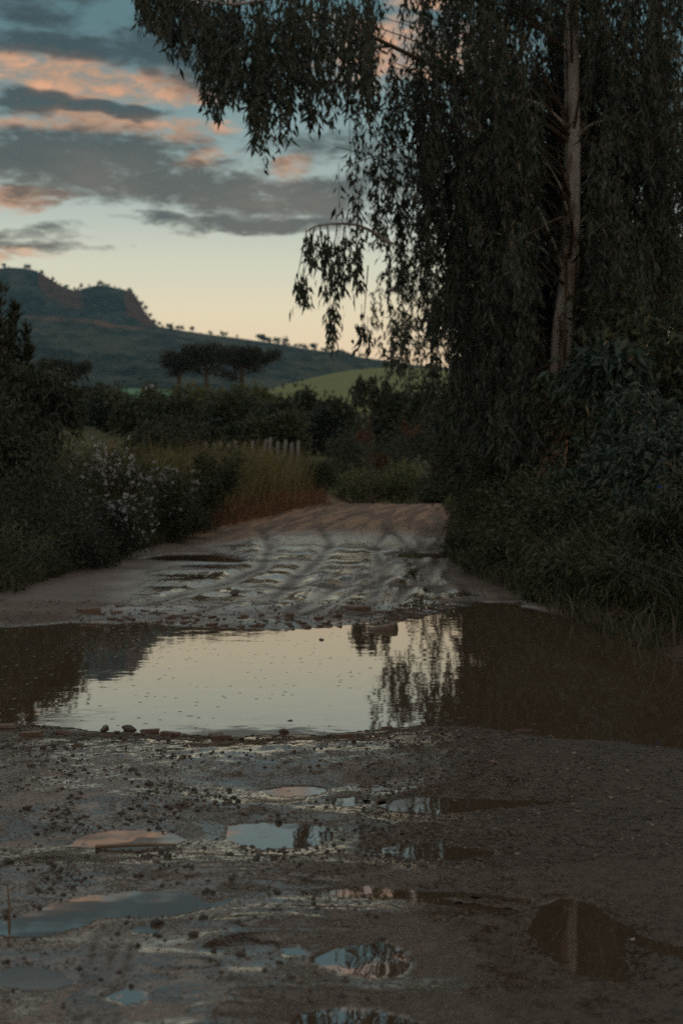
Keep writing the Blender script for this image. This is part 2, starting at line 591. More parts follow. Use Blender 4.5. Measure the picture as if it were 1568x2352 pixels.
# ------------------------------------------------------------------ puddle outlines (on the ground, metres)
POOL_PX = [(-260, 1458), (0, 1443), (60, 1440), (120, 1434), (190, 1430), (260, 1434), (330, 1430), (400, 1438), (480, 1443), (560, 1444), (640, 1445),
           (700, 1442), (760, 1438), (830, 1432), (900, 1430), (960, 1421), (1020, 1406), (1060, 1393), (1120, 1385), (1180, 1385), (1200, 1396),
           (1260, 1410), (1330, 1430), (1400, 1450), (1440, 1462), (1500, 1490), (1568, 1530), (1720, 1610), (1760, 1770), (1568, 1716), (1440, 1702),
           (1300, 1692), (1200, 1682), (1100, 1668), (1000, 1668), (900, 1674), (820, 1682), (740, 1692), (650, 1684), (560, 1692), (480, 1690),
           (400, 1684), (300, 1682), (200, 1680), (100, 1662), (0, 1650), (-260, 1630)]
PUD_PX = {
    'peach': [(150, 1945), (190, 1920), (250, 1911), (330, 1908), (400, 1915), (430, 1930), (400, 1944), (330, 1952), (240, 1950)],
    'mid': [(510, 1915), (520, 1896), (600, 1890), (700, 1893), (772, 1900), (760, 1930), (700, 1945), (600, 1948), (545, 1938), (520, 1928)],
    'big': [(-120, 2125), (0, 2112), (60, 2102), (100, 2090), (130, 2075), (200, 2058), (300, 2049), (400, 2046), (450, 2058), (482, 2072), (520, 2062),
            (556, 2064), (520, 2080), (470, 2090), (400, 2105), (330, 2108), (230, 2108), (180, 2128), (110, 2146), (40, 2148), (-120, 2146)],
    'leftlow': [(5, 2238), (40, 2222), (100, 2225), (150, 2240), (170, 2258), (130, 2270), (60, 2270), (10, 2262)],
    'faint': [(235, 2290), (290, 2268), (350, 2272), (345, 2300), (290, 2312)],
    'glow': [(715, 2200), (760, 2178), (820, 2168), (880, 2160), (930, 2180), (946, 2212), (920, 2236), (850, 2246), (770, 2236), (720, 2216)],
    'bottom': [(670, 2350), (700, 2325), (780, 2312), (900, 2330), (960, 2352), (980, 2420), (680, 2420)],
    'brown': [(880, 1952), (920, 1938), (1000, 1934), (1080, 1945), (1150, 1955), (1120, 1968), (1040, 1976), (960, 1974), (910, 1966)],
    'right': [(1236, 2080), (1290, 2062), (1360, 2075), (1400, 2110), (1470, 2150), (1560, 2172), (1680, 2190), (1680, 2225), (1560, 2205), (1440, 2165), (1420, 2195),
              (1462, 2240), (1420, 2256), (1330, 2236), (1260, 2190), (1210, 2140), (1226, 2110)],
    'channel': [(690, 2054), (760, 2045), (840, 2035), (900, 2040), (1000, 2048), (1120, 2052), (1225, 2066), (1225, 2080), (1120, 2062), (1010, 2060),
                (1060, 2072), (1180, 2086), (1205, 2098), (1100, 2090), (960, 2072), (840, 2062)],
    'thin': [(870, 1842), (960, 1830), (1140, 1836), (1300, 1842), (1250, 1850), (1120, 1858), (1000, 1870), (890, 1864)],
    'tile': [(832, 1806), (870, 1803), (888, 1810), (880, 1817), (840, 1817)],
    'small': [(640, 2178), (690, 2176), (712, 2186), (690, 2198), (650, 2194)],
    'pale': [(300, 2128), (350, 2120), (380, 2132), (350, 2146), (310, 2142)],
    'film1': [(600, 1815), (680, 1806), (760, 1812), (740, 1826), (660, 1830), (615, 1826)],
    'film2': [(760, 1836), (830, 1828), (850, 1842), (800, 1852), (765, 1848)],
    'far': [(330, 1284), (400, 1272), (480, 1272), (540, 1284), (610, 1288), (520, 1294), (420, 1292)],
    'farright': [(900, 1272), (960, 1268), (1040, 1272), (1046, 1282), (980, 1284), (915, 1280)],
}
POOL = [gnd(*p) for p in POOL_PX]
PUD = {k: [gnd(*p) for p in v] for k, v in PUD_PX.items()}

# road edges (world): x as a function of distance
LEFT_PX = [(0, 1375), (100, 1335), (200, 1302), (330, 1265), (430, 1237), (560, 1212), (680, 1180), (740, 1166), (790, 1159)]
RIGHT_PX = [(1568, 1525), (1400, 1445), (1200, 1372), (1100, 1330), (1050, 1295), (1046, 1240), (1046, 1200), (1045, 1166)]
_le = np.array([(-3.0, 0), (-2.8, 6)] + [tuple(gnd(*p)) for p in LEFT_PX] + [(1.6, 44), (7, 60)])
_re = np.array([(2.3, 0), (2.0, 5)] + [tuple(gnd(*p)) for p in RIGHT_PX] + [(5.0, 44), (11, 60)])
LE_Y, LE_X, RE_Y, RE_X = _le[:, 1], _le[:, 0], _re[:, 1], _re[:, 0]


def road_l(y):
    return np.interp(y, LE_Y, LE_X)


def road_r(y):
    return np.interp(y, RE_Y, RE_X)


def terrain_z(x, y):
    """broad land form outside the fine ground sheet"""
    left = sst(-x / np.maximum(y, 1) * 10, -4.0, 1.0)
    rise = np.where(y > 30, (y - 30) * 0.064, 0) * (0.35 + 0.65 * left)
    rise = rise - 1.2 * sst(y, 34, 50) * sst(y, 90, 50)
    return rise + fbm(x * 0.05, y * 0.05, 3, 40) * np.minimum(y * 0.012, 3.0)


RUTS_PX = [  # wheel ruts: outline points in the picture's plan, width m, depth m
    ([(640, 1420), (720, 1385), (820, 1340), (900, 1300), (960, 1260), (1000, 1215), (1010, 1180)], .085, 0.0225),
    ([(690, 1422), (780, 1385), (880, 1335), (950, 1295), (1000, 1255), (1030, 1200)], .075, 0.0188),
    ([(900, 1395), (930, 1360), (975, 1330), (1000, 1295), (1010, 1255)], .07, 0.0225),
    ([(1010, 1370), (975, 1330), (955, 1290), (930, 1250), (880, 1210)], .07, 0.0225),
    ([(330, 1400), (420, 1370), (520, 1345), (600, 1310), (620, 1260), (600, 1225), (680, 1195), (760, 1172)], .09, 0.0210),
    ([(600, 1400), (650, 1360), (720, 1300), (760, 1255), (735, 1220), (800, 1190), (900, 1168)], .09, 0.0195),
    ([(830, 1420), (860, 1380), (880, 1320), (860, 1260), (900, 1215), (980, 1172)], .08, 0.0165),
    ([(420, 1420), (560, 1385), (700, 1352), (820, 1320), (930, 1275)], .07, 0.0150),
]
RUTS = [([gnd(*p) for p in l], w, d) for l, w, d in RUTS_PX]
TREADS_PX = [[(168, 2420), (190, 2300), (212, 2200), (232, 2130)], [(215, 2420), (235, 2300), (255, 2210), (270, 2150)],
             [(258, 2420), (272, 2320), (292, 2230), (306, 2160)]]
TREADS = [[gnd(*p) for p in l] for l in TREADS_PX]


def ground_fields(x, y):
    """height, wetness, sandiness of the fine ground sheet"""
    xl, xr = road_l(y), road_r(y)
    out = np.maximum(xl - x, x - xr) + fbm(x * 1.3, y * 1.3, 3, 3) * 0.35
    z = 0.018 + fbm(x * 0.9, y * 0.6, 2, 1) * 0.011
    rutm = np.zeros(x.shape)
    rough = sst(fbm(x * 0.8, y * 0.8, 3, 60), -0.18, 0.15)
    near = sst(y, 16, 7)
    z += fbm(x * 7, y * 7, 3, 5) * 0.005 * (0.3 + rough) * near
    z += np.maximum(fbm(x * 30, y * 26, 2, 9) - .06, 0) * 0.016 * rough * near
    # churned mud beyond the pool: low steps across the road
    mud = sst(y, 9.2, 10.6) * sst(y, 21, 17)
    z += mud * fbm(x * 1.1, y * 0.9, 2, 11) * 0.03
    z += sst(y, 15, 22) * (fbm(x * 1.2, y * 0.5, 3, 14) * 0.05 + 0.02)
    for line, w, dep in RUTS:
        ln = np.array(line)
        msk = (y > ln[:, 1].min() - .5) & (y < ln[:, 1].max() + .5)
        d, s = line_d(x[msk], y[msk], line)
        d = d + fbm(x[msk] * 2, y[msk] * 2, 2, 21) * .05
        rutm[msk] = np.maximum(rutm[msk], np.exp(-(d / (w * .8)) ** 2) * np.clip(.85 + 1.6 * fbm(x[msk] * 1.7, y[msk] * 1.7, 2, 23), 0, 1))
        z[msk] += dep * (-np.exp(-(d / w) ** 2) * (1.0 + .25 * np.sin(s * 40)) + 0.55 * np.exp(-((d - 2.1 * w) / (.6 * w)) ** 2))
    for line in TREADS:
        ln = np.array(line)
        msk = (y < ln[:, 1].max() + .3) & (x < ln[:, 0].max() + .3) & (x > ln[:, 0].min() - .3)
        d, s = line_d(x[msk], y[msk], line)
        rutm[msk] = np.maximum(rutm[msk], np.exp(-(d / .0105) ** 2) * (.8 + .2 * np.sin(s * 110)))
        z[msk] -= np.exp(-(d / .0105) ** 2) * (.006 + .003 * np.sin(s * 110))
    # corrugation of soft mud left of centre
    cx, cyy = gnd(640, 2080)
    corr = np.exp(-((x - cx) / .22) ** 2 - ((y - cyy) / .55) ** 2)
    z += corr * np.sin(y * 75 + fbm(x * 4, y * 4, 2, 31) * 9) * .0045
    z += road_rise(y)
    # far crest then the road drops away behind it
    z -= np.where(y > 37, (y - 37) * 0.05, 0)
    # banks
    bank = sst(out, 0.0, 1.3)
    z += bank * (0.30 + fbm(x * .6, y * .6, 3, 17) * 0.25) + sst(out, -.3, .15) * 0.03
    wet = sst(out, 0.3, -0.25) * (1 - sst(y, 17.5, 23.5))
    wet = np.maximum(wet * (1 - sst(y, 7.8, 8.8) * 0.9 * sst(np.abs(x - (xl + xr) / 2 - .25) / (xr - xl) + fbm(x * 0.7, y * 0.5, 3, 24) * .4, .24, .38)), 0)
    sandy = sst(x - (-0.1 + 0.05 * y), 0.0, 0.7) * sst(y, 7, 5.5)
    # pool and puddles
    sd_all = np.full(x.shape, 9.0)
    jit = fbm(x * 7, y * 7, 3, 51) * 0.055
    sd = poly_sd(x, y, POOL) + fbm(x * 4, y * 4, 4, 52) * 0.16
    sd_all = np.minimum(sd_all, sd)
    depth = np.full(x.shape, 0.0)
    for k, pl in PUD.items():
        a = np.array(pl)
        msk = (x > a[:, 0].min() - .6) & (x < a[:, 0].max() + .6) & (y > a[:, 1].min() - .6) & (y < a[:, 1].max() + .6)
        if not msk.any():
            continue
        sj = poly_sd(x[msk], y[msk], pl) + jit[msk] * (0.6 if k != 'far' else 1.5)
        sd_all[msk] = np.minimum(sd_all[msk], sj)
    lip = np.clip(sd_all * 0.03, 0, 0.012)
    zo = 0.0012 + lip + np.maximum(z - 0.006, 0) * sst(sd_all, 0.0, 0.28)
    zi = -0.0014 - np.minimum(np.abs(sd_all) * 0.16, 0.06)
    z = np.where(sd_all > 0, zo, zi)
    wet = np.maximum(wet, sst(sd_all, 0.12, 0.02) * sst(out, 1.2, .4) * (1 - sst(y, 20, 24)))
    z += terrain_z(x, y) * sst(out, 0.8, 3.0)
    wet = wet * (1 - .85 * rutm * sst(sd_all, 0, .1))
    churn = sst(y, 8.6, 9.6) * sst(out, .2, -.3) * sst(sd_all, 0, .15) * (1 - .5 * sst(y, 18, 24))
    lane = np.exp(-((x + .14 + fbm(x * 0, y * .8, 2, 88) * .3) / .30) ** 2) * sst(fbm(x * 1.6, y * 1.6, 3, 89), -.16, .08) * sst(y, 7, 5)
    return z, wet, sandy * sst(sd_all, 0.0, 0.06) - 1.1 * lane, churn, rutm * sst(sd_all, 0, .1)


# ------------------------------------------------------------------ the fine ground sheet (dirt road and its banks)
NY, NX = 760, 430
ys = 1.2 * (48 / 1.2) ** (np.linspace(0, 1, NY) ** 1.0)
u = np.linspace(-1, 1, NX)
us = np.where(np.abs(u) < .86, u / .86, np.sign(u) * (1 + ((np.abs(u) - .86) / .14) ** 1.6 * 1.0))
half = 1.1 + 0.25 * ys
GX = us[None, :] * half[:, None] * np.where(np.abs(us)[None, :] > 1, 1 + (np.abs(us)[None, :] - 1) * 1.2, 1)
GY = np.repeat(ys[:, None], NX, 1)
gz, gw, gs, gc, gr = ground_fields(GX.ravel(), GY.ravel())
V = np.stack([GX.ravel(), GY.ravel(), gz], 1)
ii = np.arange(NY * NX).reshape(NY, NX)
Fq = np.stack([ii[:-1, :-1].ravel(), ii[:-1, 1:].ravel(), ii[1:, 1:].ravel(), ii[1:, :-1].ravel()], 1)
me = mesh_np('road', V, Fq)
for nm, arr in (('wet', gw), ('sand', gs), ('churn', gc), ('rut', gr)):
    a = me.attributes.new(nm, 'FLOAT', 'POINT')
    a.data.foreach_set('value', arr.astype(np.float32))
road = obj('road', me, MAT['mud'])
tag(road, 'rutted wet dirt road with churned mud and gravel', kind='structure')


def ground_z(x, y):
    x, y = np.atleast_1d(np.asarray(x, float)), np.atleast_1d(np.asarray(y, float))
    if y.max() < 47:
        return ground_fields(x, y)[0]
    return np.where(y < 47, ground_fields(x, y)[0], terrain_z(x, y))


# ------------------------------------------------------------------ water
def water_obj(name, pl, z, label, grow=0.05, cap=None):
    a = np.array(pl)
    n = len(a)
    nx = np.roll(a, -1, 0) - np.roll(a, 1, 0)
    nrm = np.stack([nx[:, 1], -nx[:, 0]], 1)
    nrm /= np.linalg.norm(nrm, axis=1)[:, None] + 1e-9
    area = np.sum(a[:, 0] * np.roll(a[:, 1], -1) - np.roll(a[:, 0], -1) * a[:, 1])
    if area < 0:
        nrm = -nrm
    a = a + nrm * grow
    me = bpy.data.meshes.new(name)
    vs = [(float(p[0]), float(p[1]), z) for p in a]
    me.from_pydata(vs, [], [list(range(n)) if area > 0 else list(range(n))[::-1]])
    me.update()
    o = obj(name, me, MAT['water'])
    tag(o, label, kind='structure')
    return o


water_obj('pool_water', POOL, 0.0, 'wide muddy pool across the road mirroring the pale evening sky', 0.14)
PUD_LABEL = {
    'peach': 'shallow puddle mirroring a peach cloud in the gravel', 'mid': 'puddle with dark hanging twigs mirrored in it',
    'big': 'long grey-blue puddle by the tyre marks', 'leftlow': 'oval dull puddle beside the tyre marks',
    'faint': 'faint shallow puddle near the tyre marks', 'glow': 'dark puddle with a bright orange glint',
    'bottom': 'dark puddle cut off by the lower edge', 'brown': 'brown leaf-shaped puddle in smooth mud',
    'right': 'large dark brown puddle with a forked end', 'channel': 'thin brown trickle feeding the dark puddle',
    'thin': 'long thin streak of water across the sand', 'tile': 'tiny pale puddle under a lone tile piece',
    'small': 'tiny bright puddle beside the orange glint', 'pale': 'small pale puddle under the long grey-blue one',
    'film1': 'thin bright film of water behind the twig puddle', 'film2': 'small bright film of water by the lone tile piece',
    'far': 'dark puddle beside the left grass bank', 'farright': 'dark puddle beside the right hedge foot'}
for i, (k, pl) in enumerate(PUD.items()):
    water_obj('puddle_water', pl, -0.0002 * (i % 5), PUD_LABEL[k], 0.05 if k != 'far' else .12)


# ------------------------------------------------------------------ the wide ground, hills
def field_mat(name, cols, scale, bumpd=0.5):
    m, T, p = new_mat(name)
    t = T.new('ShaderNodeTexCoord').outputs['Object']
    n1 = T.noise(t, scale, 6, 0.6, 0.3)
    n2 = T.noise(t, scale * 9, 4, 0.6)
    f = T.m('ADD', T.m('MULTIPLY', n1, .65), T.m('MULTIPLY', n2, .35))
    st = [(0.3 + 0.4 * i / (len(cols) - 1), c) for i, c in enumerate(cols)]
    T.put(p.inputs['Base Color'], T.ramp(f, st))
    p.inputs['Roughness'].default_value = 0.9
    p.inputs['Specular IOR Level'].default_value = 0.1
    T.put(p.inputs['Normal'], T.bump(n2, 0.7, bumpd))
    return m


MAT['land'] = field_mat('grassland', [(.05, .055, .025), (.085, .085, .04), (.12, .105, .055)], .08, .3)
MAT['pasture'] = field_mat('green_pasture', [(.17, .19, .075), (.2, .215, .09), (.23, .235, .105)], .02, .2)
MAT['bright'] = field_mat('bright_pasture', [(.10, .22, .12), (.13, .26, .14)], .02, .2)

gy = np.concatenate([np.linspace(-60, 40, 60), 40 * (2300 / 40) ** np.linspace(0.01, 1, 130)])
gu = np.linspace(-1, 1, 121)
GX2 = gu[None, :] ** 1 * (60 + np.maximum(gy, 0)[:, None] * 1.2)
GY2 = np.repeat(gy[:, None], 121, 1)
gz2 = terrain_z(GX2.ravel(), np.maximum(GY2.ravel(), 0)).reshape(GX2.shape)
damp = sst(GY2, 1100, 700)
cap = np.minimum(gz2, 46 + 0 * gz2) * 1.0
inner = (np.abs(GX2) < 1.1 + .25 * np.maximum(GY2, 0) + 3) & (GY2 < 48)
gz2 = np.where(inner, np.minimum(cap, 0) - 0.45, cap - 0.04)
ii = np.arange(GX2.size).reshape(GX2.shape)
Fq = np.stack([ii[:-1, :-1].ravel(), ii[:-1, 1:].ravel(), ii[1:, 1:].ravel(), ii[1:, :-1].ravel()], 1)
land = obj('ground', mesh_np('ground', np.stack([GX2.ravel(), GY2.ravel(), gz2.ravel()], 1), Fq), MAT['land'])
tag(land, 'dim grassland rising behind the hedges', kind='structure')


def hill_mat(name, hazed_greens, rock, thr):
    m, T, p = new_mat(name)
    t = T.new('ShaderNodeTexCoord').outputs['Object']
    rk = T.new('ShaderNodeAttribute', attribute_name='rock').outputs['Fac']
    n1 = T.noise(t, .012, 6, 0.6, .4)
    n2 = T.noise(t, .07, 5, 0.65)
    f = T.m('ADD', T.m('MULTIPLY', n1, .5), T.m('MULTIPLY', n2, .5))
    c = T.ramp(f, [(0.43, hazed_greens[0]), (0.5, hazed_greens[1]), (0.56, hazed_greens[2])])
    rm = T.smooth(T.m('ADD', rk, T.m('MULTIPLY', T.m('SUBTRACT', n2, .5), 1.1)), .35, .75)
    c = T.mix(rm, c, T.ramp(n2, [(.35, tuple(v * .6 for v in rock)), (.6, rock)]))
    T.put(p.inputs['Base Color'], c)
    p.inputs['Roughness'].default_value = 0.95
    p.inputs['Specular IOR Level'].default_value = 0.05
    T.put(p.inputs['Normal'], T.bump(n2, 1.0, 12.0))
    return m


MAT['mountain'] = hill_mat('mountain_scrub', [(.014, .026, .028), (.034, .052, .052), (.075, .085, .07)], (.13, .07, .05), .5)  # scrub tones shifted to blue: part of the haze is in the colour
MAT['slope'] = hill_mat('slope_scrub', [(.02, .034, .034), (.046, .066, .06), (.095, .105, .085)], (.2, .12, .08), .5)  # the nearer slope has haze blue mixed into its scrub colour too


def ridge_hill(name, mat, ridge_px, d_base, d_ridge, base_py, rockf, label, seed, prof=1.0, nx=260, nt=60, gully=1.0):
    xs = np.linspace(ridge_px[0][0], ridge_px[-1][0], nx)
    ry = np.interp(xs, [p[0] for p in ridge_px], [p[1] for p in ridge_px])
    ts = np.concatenate([np.linspace(0, 1, nt), [1.06, 1.2, 1.5]])
    V, rock = [], []
    top = []
    for j, t in enumerate(ts):
        for i, px in enumerate(xs):
            dd = d_base + (d_ridge - d_base) * t
            pr = min(t, 1.0) ** prof
            py = base_py + (ry[i] - base_py) * pr
            if t > 1:
                py = ry[i] + (t - 1) * 260
            pt = at(px, py, dd)
            V.append(pt)
            rock.append(rockf(px, py, t))
    V = np.array(V)
    n = fbm(V[:, 0] * .012, V[:, 1] * .012, 5, seed) * 38 * gully * np.repeat(np.minimum(np.sin(np.pi * np.clip(ts, 0, 1)) + .02, 1), nx)
    V[:, 2] += n
    V[:, 0] += fbm(V[:, 0] * .02, V[:, 1] * .02, 3, seed + 5) * 10
    ii = np.arange(len(ts) * nx).reshape(len(ts), nx)
    Fq = np.stack([ii[:-1, :-1].ravel(), ii[:-1, 1:].ravel(), ii[1:, 1:].ravel(), ii[1:, :-1].ravel()], 1)
    me = mesh_np(name, V, Fq)
    a = me.attributes.new('rock', 'FLOAT', 'POINT')
    a.data.foreach_set('value', np.array(rock, dtype=np.float32))
    o = obj(name, me, mat)
    tag(o, label, kind='structure')
    return V[ii[nt - 1]]


def rock_back(px, py, t):
    r = 0
    if t > .80 and 88 < px < 190:
        r = .6 + (t - .8)
    if t > .72 and 285 < px < 372:
        r = 0.85
    return r * (1 if t > .8 else .8)


MOUNT = [(-700, 700), (-300, 660), (-100, 632), (-20, 618), (20, 614), (60, 616), (88, 622), (110, 636), (135, 650), (160, 662), (182, 668), (205, 660), (228, 655), (255, 658),
         (280, 664), (300, 670), (316, 684), (330, 706), (345, 726), (365, 746), (400, 775), (470, 830)]
FRONT = [(-700, 770), (-200, 736), (60, 724), (150, 728), (215, 733), (258, 744), (300, 748), (365, 750), (420, 760), (500, 770), (560, 778), (620, 786), (700, 800), (770, 810), (850, 824),
         (950, 838), (1100, 850), (1400, 880), (1900, 890)]
ridge_back = ridge_hill('mountain', MAT['mountain'], MOUNT, 1500, 1900, 890, rock_back, 'dark blue mountain with red cliff edges under the clouds', 71, 0.9)
ridge_front = ridge_hill('hill', MAT['slope'], FRONT, 760, 1400, 905,
                         lambda px, py, t: (0.9 if (215 < px < 262 and t > .93) else (.52 if (60 < px < 330 and t > .93) else 0)),
                         'long blue-grey scrub slope running down to the right', 81, 0.8)
# smooth pasture knoll and bright field strip
KN = [(560, 918), (600, 893), (650, 880), (700, 868), (760, 855), (820, 847), (900, 842), (1000, 846), (1100, 860), (1250, 900)]
ridge_hill('pasture_hill', MAT['pasture'], KN, 260, 430, 965, lambda *a: 0, 'smooth olive green pasture knoll behind the trees', 91, 0.75, 80, 30, 0.03)
ridge_hill('field', MAT['bright'], [(140, 896), (200, 893), (300, 892), (360, 893), (420, 900)], 560, 640, 912, lambda *a: 0, 'thin bright green field strip below the slope', 95, 1, 40, 8, 0.0)


# ------------------------------------------------------------------ plant builders
def leaf_arrays(P, D, L, Wd, fold=0.25):
    """diamond leaves: P base points, D unit directions"""
    n = len(P)
    r = rng.normal(size=(n, 3))
    S = np.cross(D, r)
    S /= np.linalg.norm(S, axis=1)[:, None] + 1e-9
    N = np.cross(S, D)
    L = np.broadcast_to(L, (n,))[:, None]
    Wd = np.broadcast_to(Wd, (n,))[:, None]
    mid = P + D * L * 0.42
    a = P
    b = mid + S * Wd * .5 + N * Wd * fold
    c = P + D * L - N * L * 0.12
    d = mid - S * Wd * .5 + N * Wd * fold
    V = np.stack([a, b, c, d], 1).reshape(-1, 3)
    F = np.arange(n * 4).reshape(n, 4)
    return V, F


class Tubes:
    def __init__(self):
        self.V, self.F, self.n = [], [], 0

    def add(self, pts, radii, sides=6):
        pts = np.asarray(pts, float)
        k = len(pts)
        radii = np.broadcast_to(radii, (k,))
        tan = np.gradient(pts, axis=0)
        tan /= np.linalg.norm(tan, axis=1)[:, None] + 1e-9
        ref = np.array([0.3, 0.9, 0.2]) if abs(tan[0][2]) > .7 else np.array([0, 0, 1.0])
        A = np.cross(tan, ref)
        A /= np.linalg.norm(A, axis=1)[:, None] + 1e-9
        B = np.cross(tan, A)
        th = np.linspace(0, 2 * np.pi, sides, endpoint=False)
        ring = pts[:, None, :] + radii[:, None, None] * (np.cos(th)[None, :, None] * A[:, None, :] + np.sin(th)[None, :, None] * B[:, None, :])
        self.V.append(ring.reshape(-1, 3))
        idx = self.n + np.arange(k * sides).reshape(k, sides)
        q = np.stack([idx[:-1], np.roll(idx[:-1], -1, 1), np.roll(idx[1:], -1, 1), idx[1:]], -1).reshape(-1, 4)
        self.F.append(q)
        self.n += k * sides
        return self

    def mesh(self, name):
        return mesh_np(name, np.concatenate(self.V), np.concatenate(self.F))


def curve(ctrl, n=14):
    """Catmull-Rom through control points"""
    c = np.asarray(ctrl, float)
    c = np.vstack([2 * c[0] - c[1], c, 2 * c[-1] - c[-2]])
    out = []
    seg = len(c) - 3
    for s in range(seg):
        p0, p1, p2, p3 = c[s:s + 4]
        m = max(2, n // seg)
        for t in np.linspace(0, 1, m, endpoint=(s == seg - 1)):
            out.append(0.5 * ((2 * p1) + (-p0 + p2) * t + (2 * p0 - 5 * p1 + 4 * p2 - p3) * t * t + (-p0 + 3 * p1 - 3 * p2 + p3) * t ** 3))
    return np.array(out)


def unit(v):
    return v / (np.linalg.norm(v, axis=-1, keepdims=True) + 1e-9)


def strand_leaves(tops, lens, per_m=34, droop=1.0, L=(.055, .165), Wl=(.013, .042), spread=0.5, start=0.1, sway=.12, twigs=None):
    """pendulous leafy strands: returns leaf base points, directions, lengths, widths"""
    P, D, LL, WW = [], [], [], []
    for top, ln in zip(tops, lens):
        k = max(3, int(ln * per_m * rng.choice([.45, .8, 1.1, 1.6])))
        t = start + (1 - start) * np.sort(rng.random(k))
        off = rng.normal(size=3) * sway * ln
        off[2] = 0
        path = np.asarray(top)[None, :] + np.stack([off[0] * t ** 1.6, off[1] * t ** 1.6, -ln * t], 1)
        path += rng.normal(size=(k, 3)) * 0.025
        d = np.stack([rng.normal(size=k) * spread, rng.normal(size=k) * spread, -np.ones(k) * droop + rng.normal(size=k) * .25], 1)
        P.append(path)
        D.append(unit(d))
        LL.append(rng.uniform(*L, k))
        WW.append(rng.uniform(*Wl, k))
        if twigs is not None and rng.random() < .7:
            tt = np.linspace(0, 1, 5)
            twigs.add(np.asarray(top)[None, :] + np.stack([off[0] * tt ** 1.6, off[1] * tt ** 1.6, -ln * tt], 1), np.linspace(.0035, .0015, 5), 3)
    return np.concatenate(P), np.concatenate(D), np.concatenate(LL), np.concatenate(WW)


def shrub(name, label, cat, center, radii, n, L, Wl, mat, clumps=60, droop=0.3, group=None, base_z=None, stems=5, clump_r=.22, shell=.55,
          flowers=0, flower_mat=None, flower_size=.02, flower_top=0.0, wood='wood'):
    center = np.asarray(center, float)
    radii = np.asarray(radii, float)
    bz = ground_z(center[0], center[1])[0] if base_z is None else base_z
    e = empty(name, (center[0], center[1], bz))
    loc = np.array([center[0], center[1], bz])
    cdir = unit(rng.normal(size=(clumps, 3)))
    rr = shell + (1 - shell) * rng.random(clumps) ** .7
    lump = 1 + 0.28 * rng.normal(size=clumps).clip(-1.2, 1.2)
    nl = 6
    lobes = unit(rng.normal(size=(nl, 3))) * rng.uniform(.35, .68, (nl, 1)) * radii
    lsz = rng.uniform(.38, .66, nl)
    lk = rng.integers(0, nl, clumps)
    cc = center + lobes[lk] + cdir * radii * (lsz[lk] * rr * lump)[:, None]
    fill = rng.random(clumps) < .3
    cc[fill] = center + (cdir * radii * (rr * .8)[:, None])[fill]
    cc[:, 2] = np.maximum(cc[:, 2], bz + .05)
    which = rng.integers(0, clumps, n)
    sz = rng.uniform(.6, 1.35, clumps)
    P = cc[which] + rng.normal(size=(n, 3)) * clump_r * radii.min() * sz[which][:, None]
    P[:, 2] = np.maximum(P[:, 2], bz + .02)
    D = unit(unit(P - center) * .7 + rng.normal(size=(n, 3)) * .6 + np.array([0, 0, -droop]))
    LL = rng.uniform(.65, 1.2, n) * L
    V, F = leaf_arrays(P, D, LL, LL / L * Wl)
    fo = obj('foliage', mesh_np('foliage', V - loc, F, False), mat, e)
    tag(fo, kind='stuff')
    for s in range(stems):
        tgt = cc[rng.integers(0, clumps)]
        b = loc + np.array([rng.normal() * radii[0] * .15, rng.normal() * radii[1] * .15, -.05])
        mid = (b + tgt) / 2 + rng.normal(size=3) * radii.min() * .1
        r0 = max(.008, radii[2] * .018)
        tb = Tubes().add(curve([b, mid, tgt], 8) - loc, np.linspace(r0, r0 * .3, 8), 5)
        obj('stem', tb.mesh('stem'), MAT[wood], e)
    if flowers:
        pick = np.flatnonzero(np.isin(which, rng.choice(clumps, max(4, clumps // 3), replace=False)))
        k = rng.choice(pick, flowers)
        pf = P[k] + D[k] * .04
        keep = pf[:, 2] > center[2] + flower_top * radii[2] - radii[2] * rng.random(flowers)
        pf = pf[keep]
        nf = len(pf)
        rep = 5
        P2 = np.repeat(pf, rep, 0)
        D2 = unit(rng.normal(size=(nf * rep, 3)) + np.array([0, -.4, .7]))
        V, F = leaf_arrays(P2, D2, flower_size * rng.uniform(.7, 1.3, nf * rep), flower_size * .8)
        fl = obj('blossoms', mesh_np('blossoms', V - loc, F, False), flower_mat, e)
        tag(fl, kind='stuff')
    tag(e, label, cat, group)
    return e


# ------------------------------------------------------------------ the big weeping eucalyptus
TD = 16.0
tb_base = at(1262, 1215, TD)
tb_base[2] = ground_z(tb_base[0], tb_base[1])[0]
tree = empty('eucalyptus_tree', tb_base)
tag(tree, 'tall weeping eucalyptus with pale peeling trunk and hanging foliage over the road', 'tree')
trunk_px = [(1268, 1090), (1276, 1000), (1285, 900), (1296, 800), (1300, 700), (1306, 600), (1309, 500), (1312, 380), (1313, 250), (1312, 100), (1312, -60), (1306, -260), (1296, -460)]
trunk_pts = np.array([tb_base - [0, 0, .2]] + [at(x, y, TD) for x, y in trunk_px])
tp = curve(trunk_pts, 56)
tr = np.interp(np.linspace(0, 1, len(tp)), [0, .06, .25, .5, .8, 1], [.22, .155, .132, .105, .08, .05])
# bark-edged trunk, oval and lumpy
tub = Tubes().add(tp - tb_base, tr, 14)
tub.V[0] = tub.V[0] + (fbm(tub.V[0][:, 2] * 3 + tub.V[0][:, 0] * 14, tub.V[0][:, 1] * 14, 3, 8)[:, None] * np.array([.05, .05, 0]))
trunk = obj('trunk', tub.mesh('trunk'), MAT['bark'], tree)


def trunk_at(py):
    return np.array([np.interp(-py, [-p[1] for p in trunk_px], [at(p[0], p[1], TD)[k] for p in trunk_px]) for k in range(3)])


def limb(ctrl, r0, r1, sides=7, n=18, parent=tree, mat='bark', name='limb', origin=tb_base):
    c = curve(ctrl, n)
    t = Tubes().add(c - origin, np.linspace(r0, r1, len(c)), sides)
    obj(name, t.mesh(name), MAT[mat], parent)
    return c


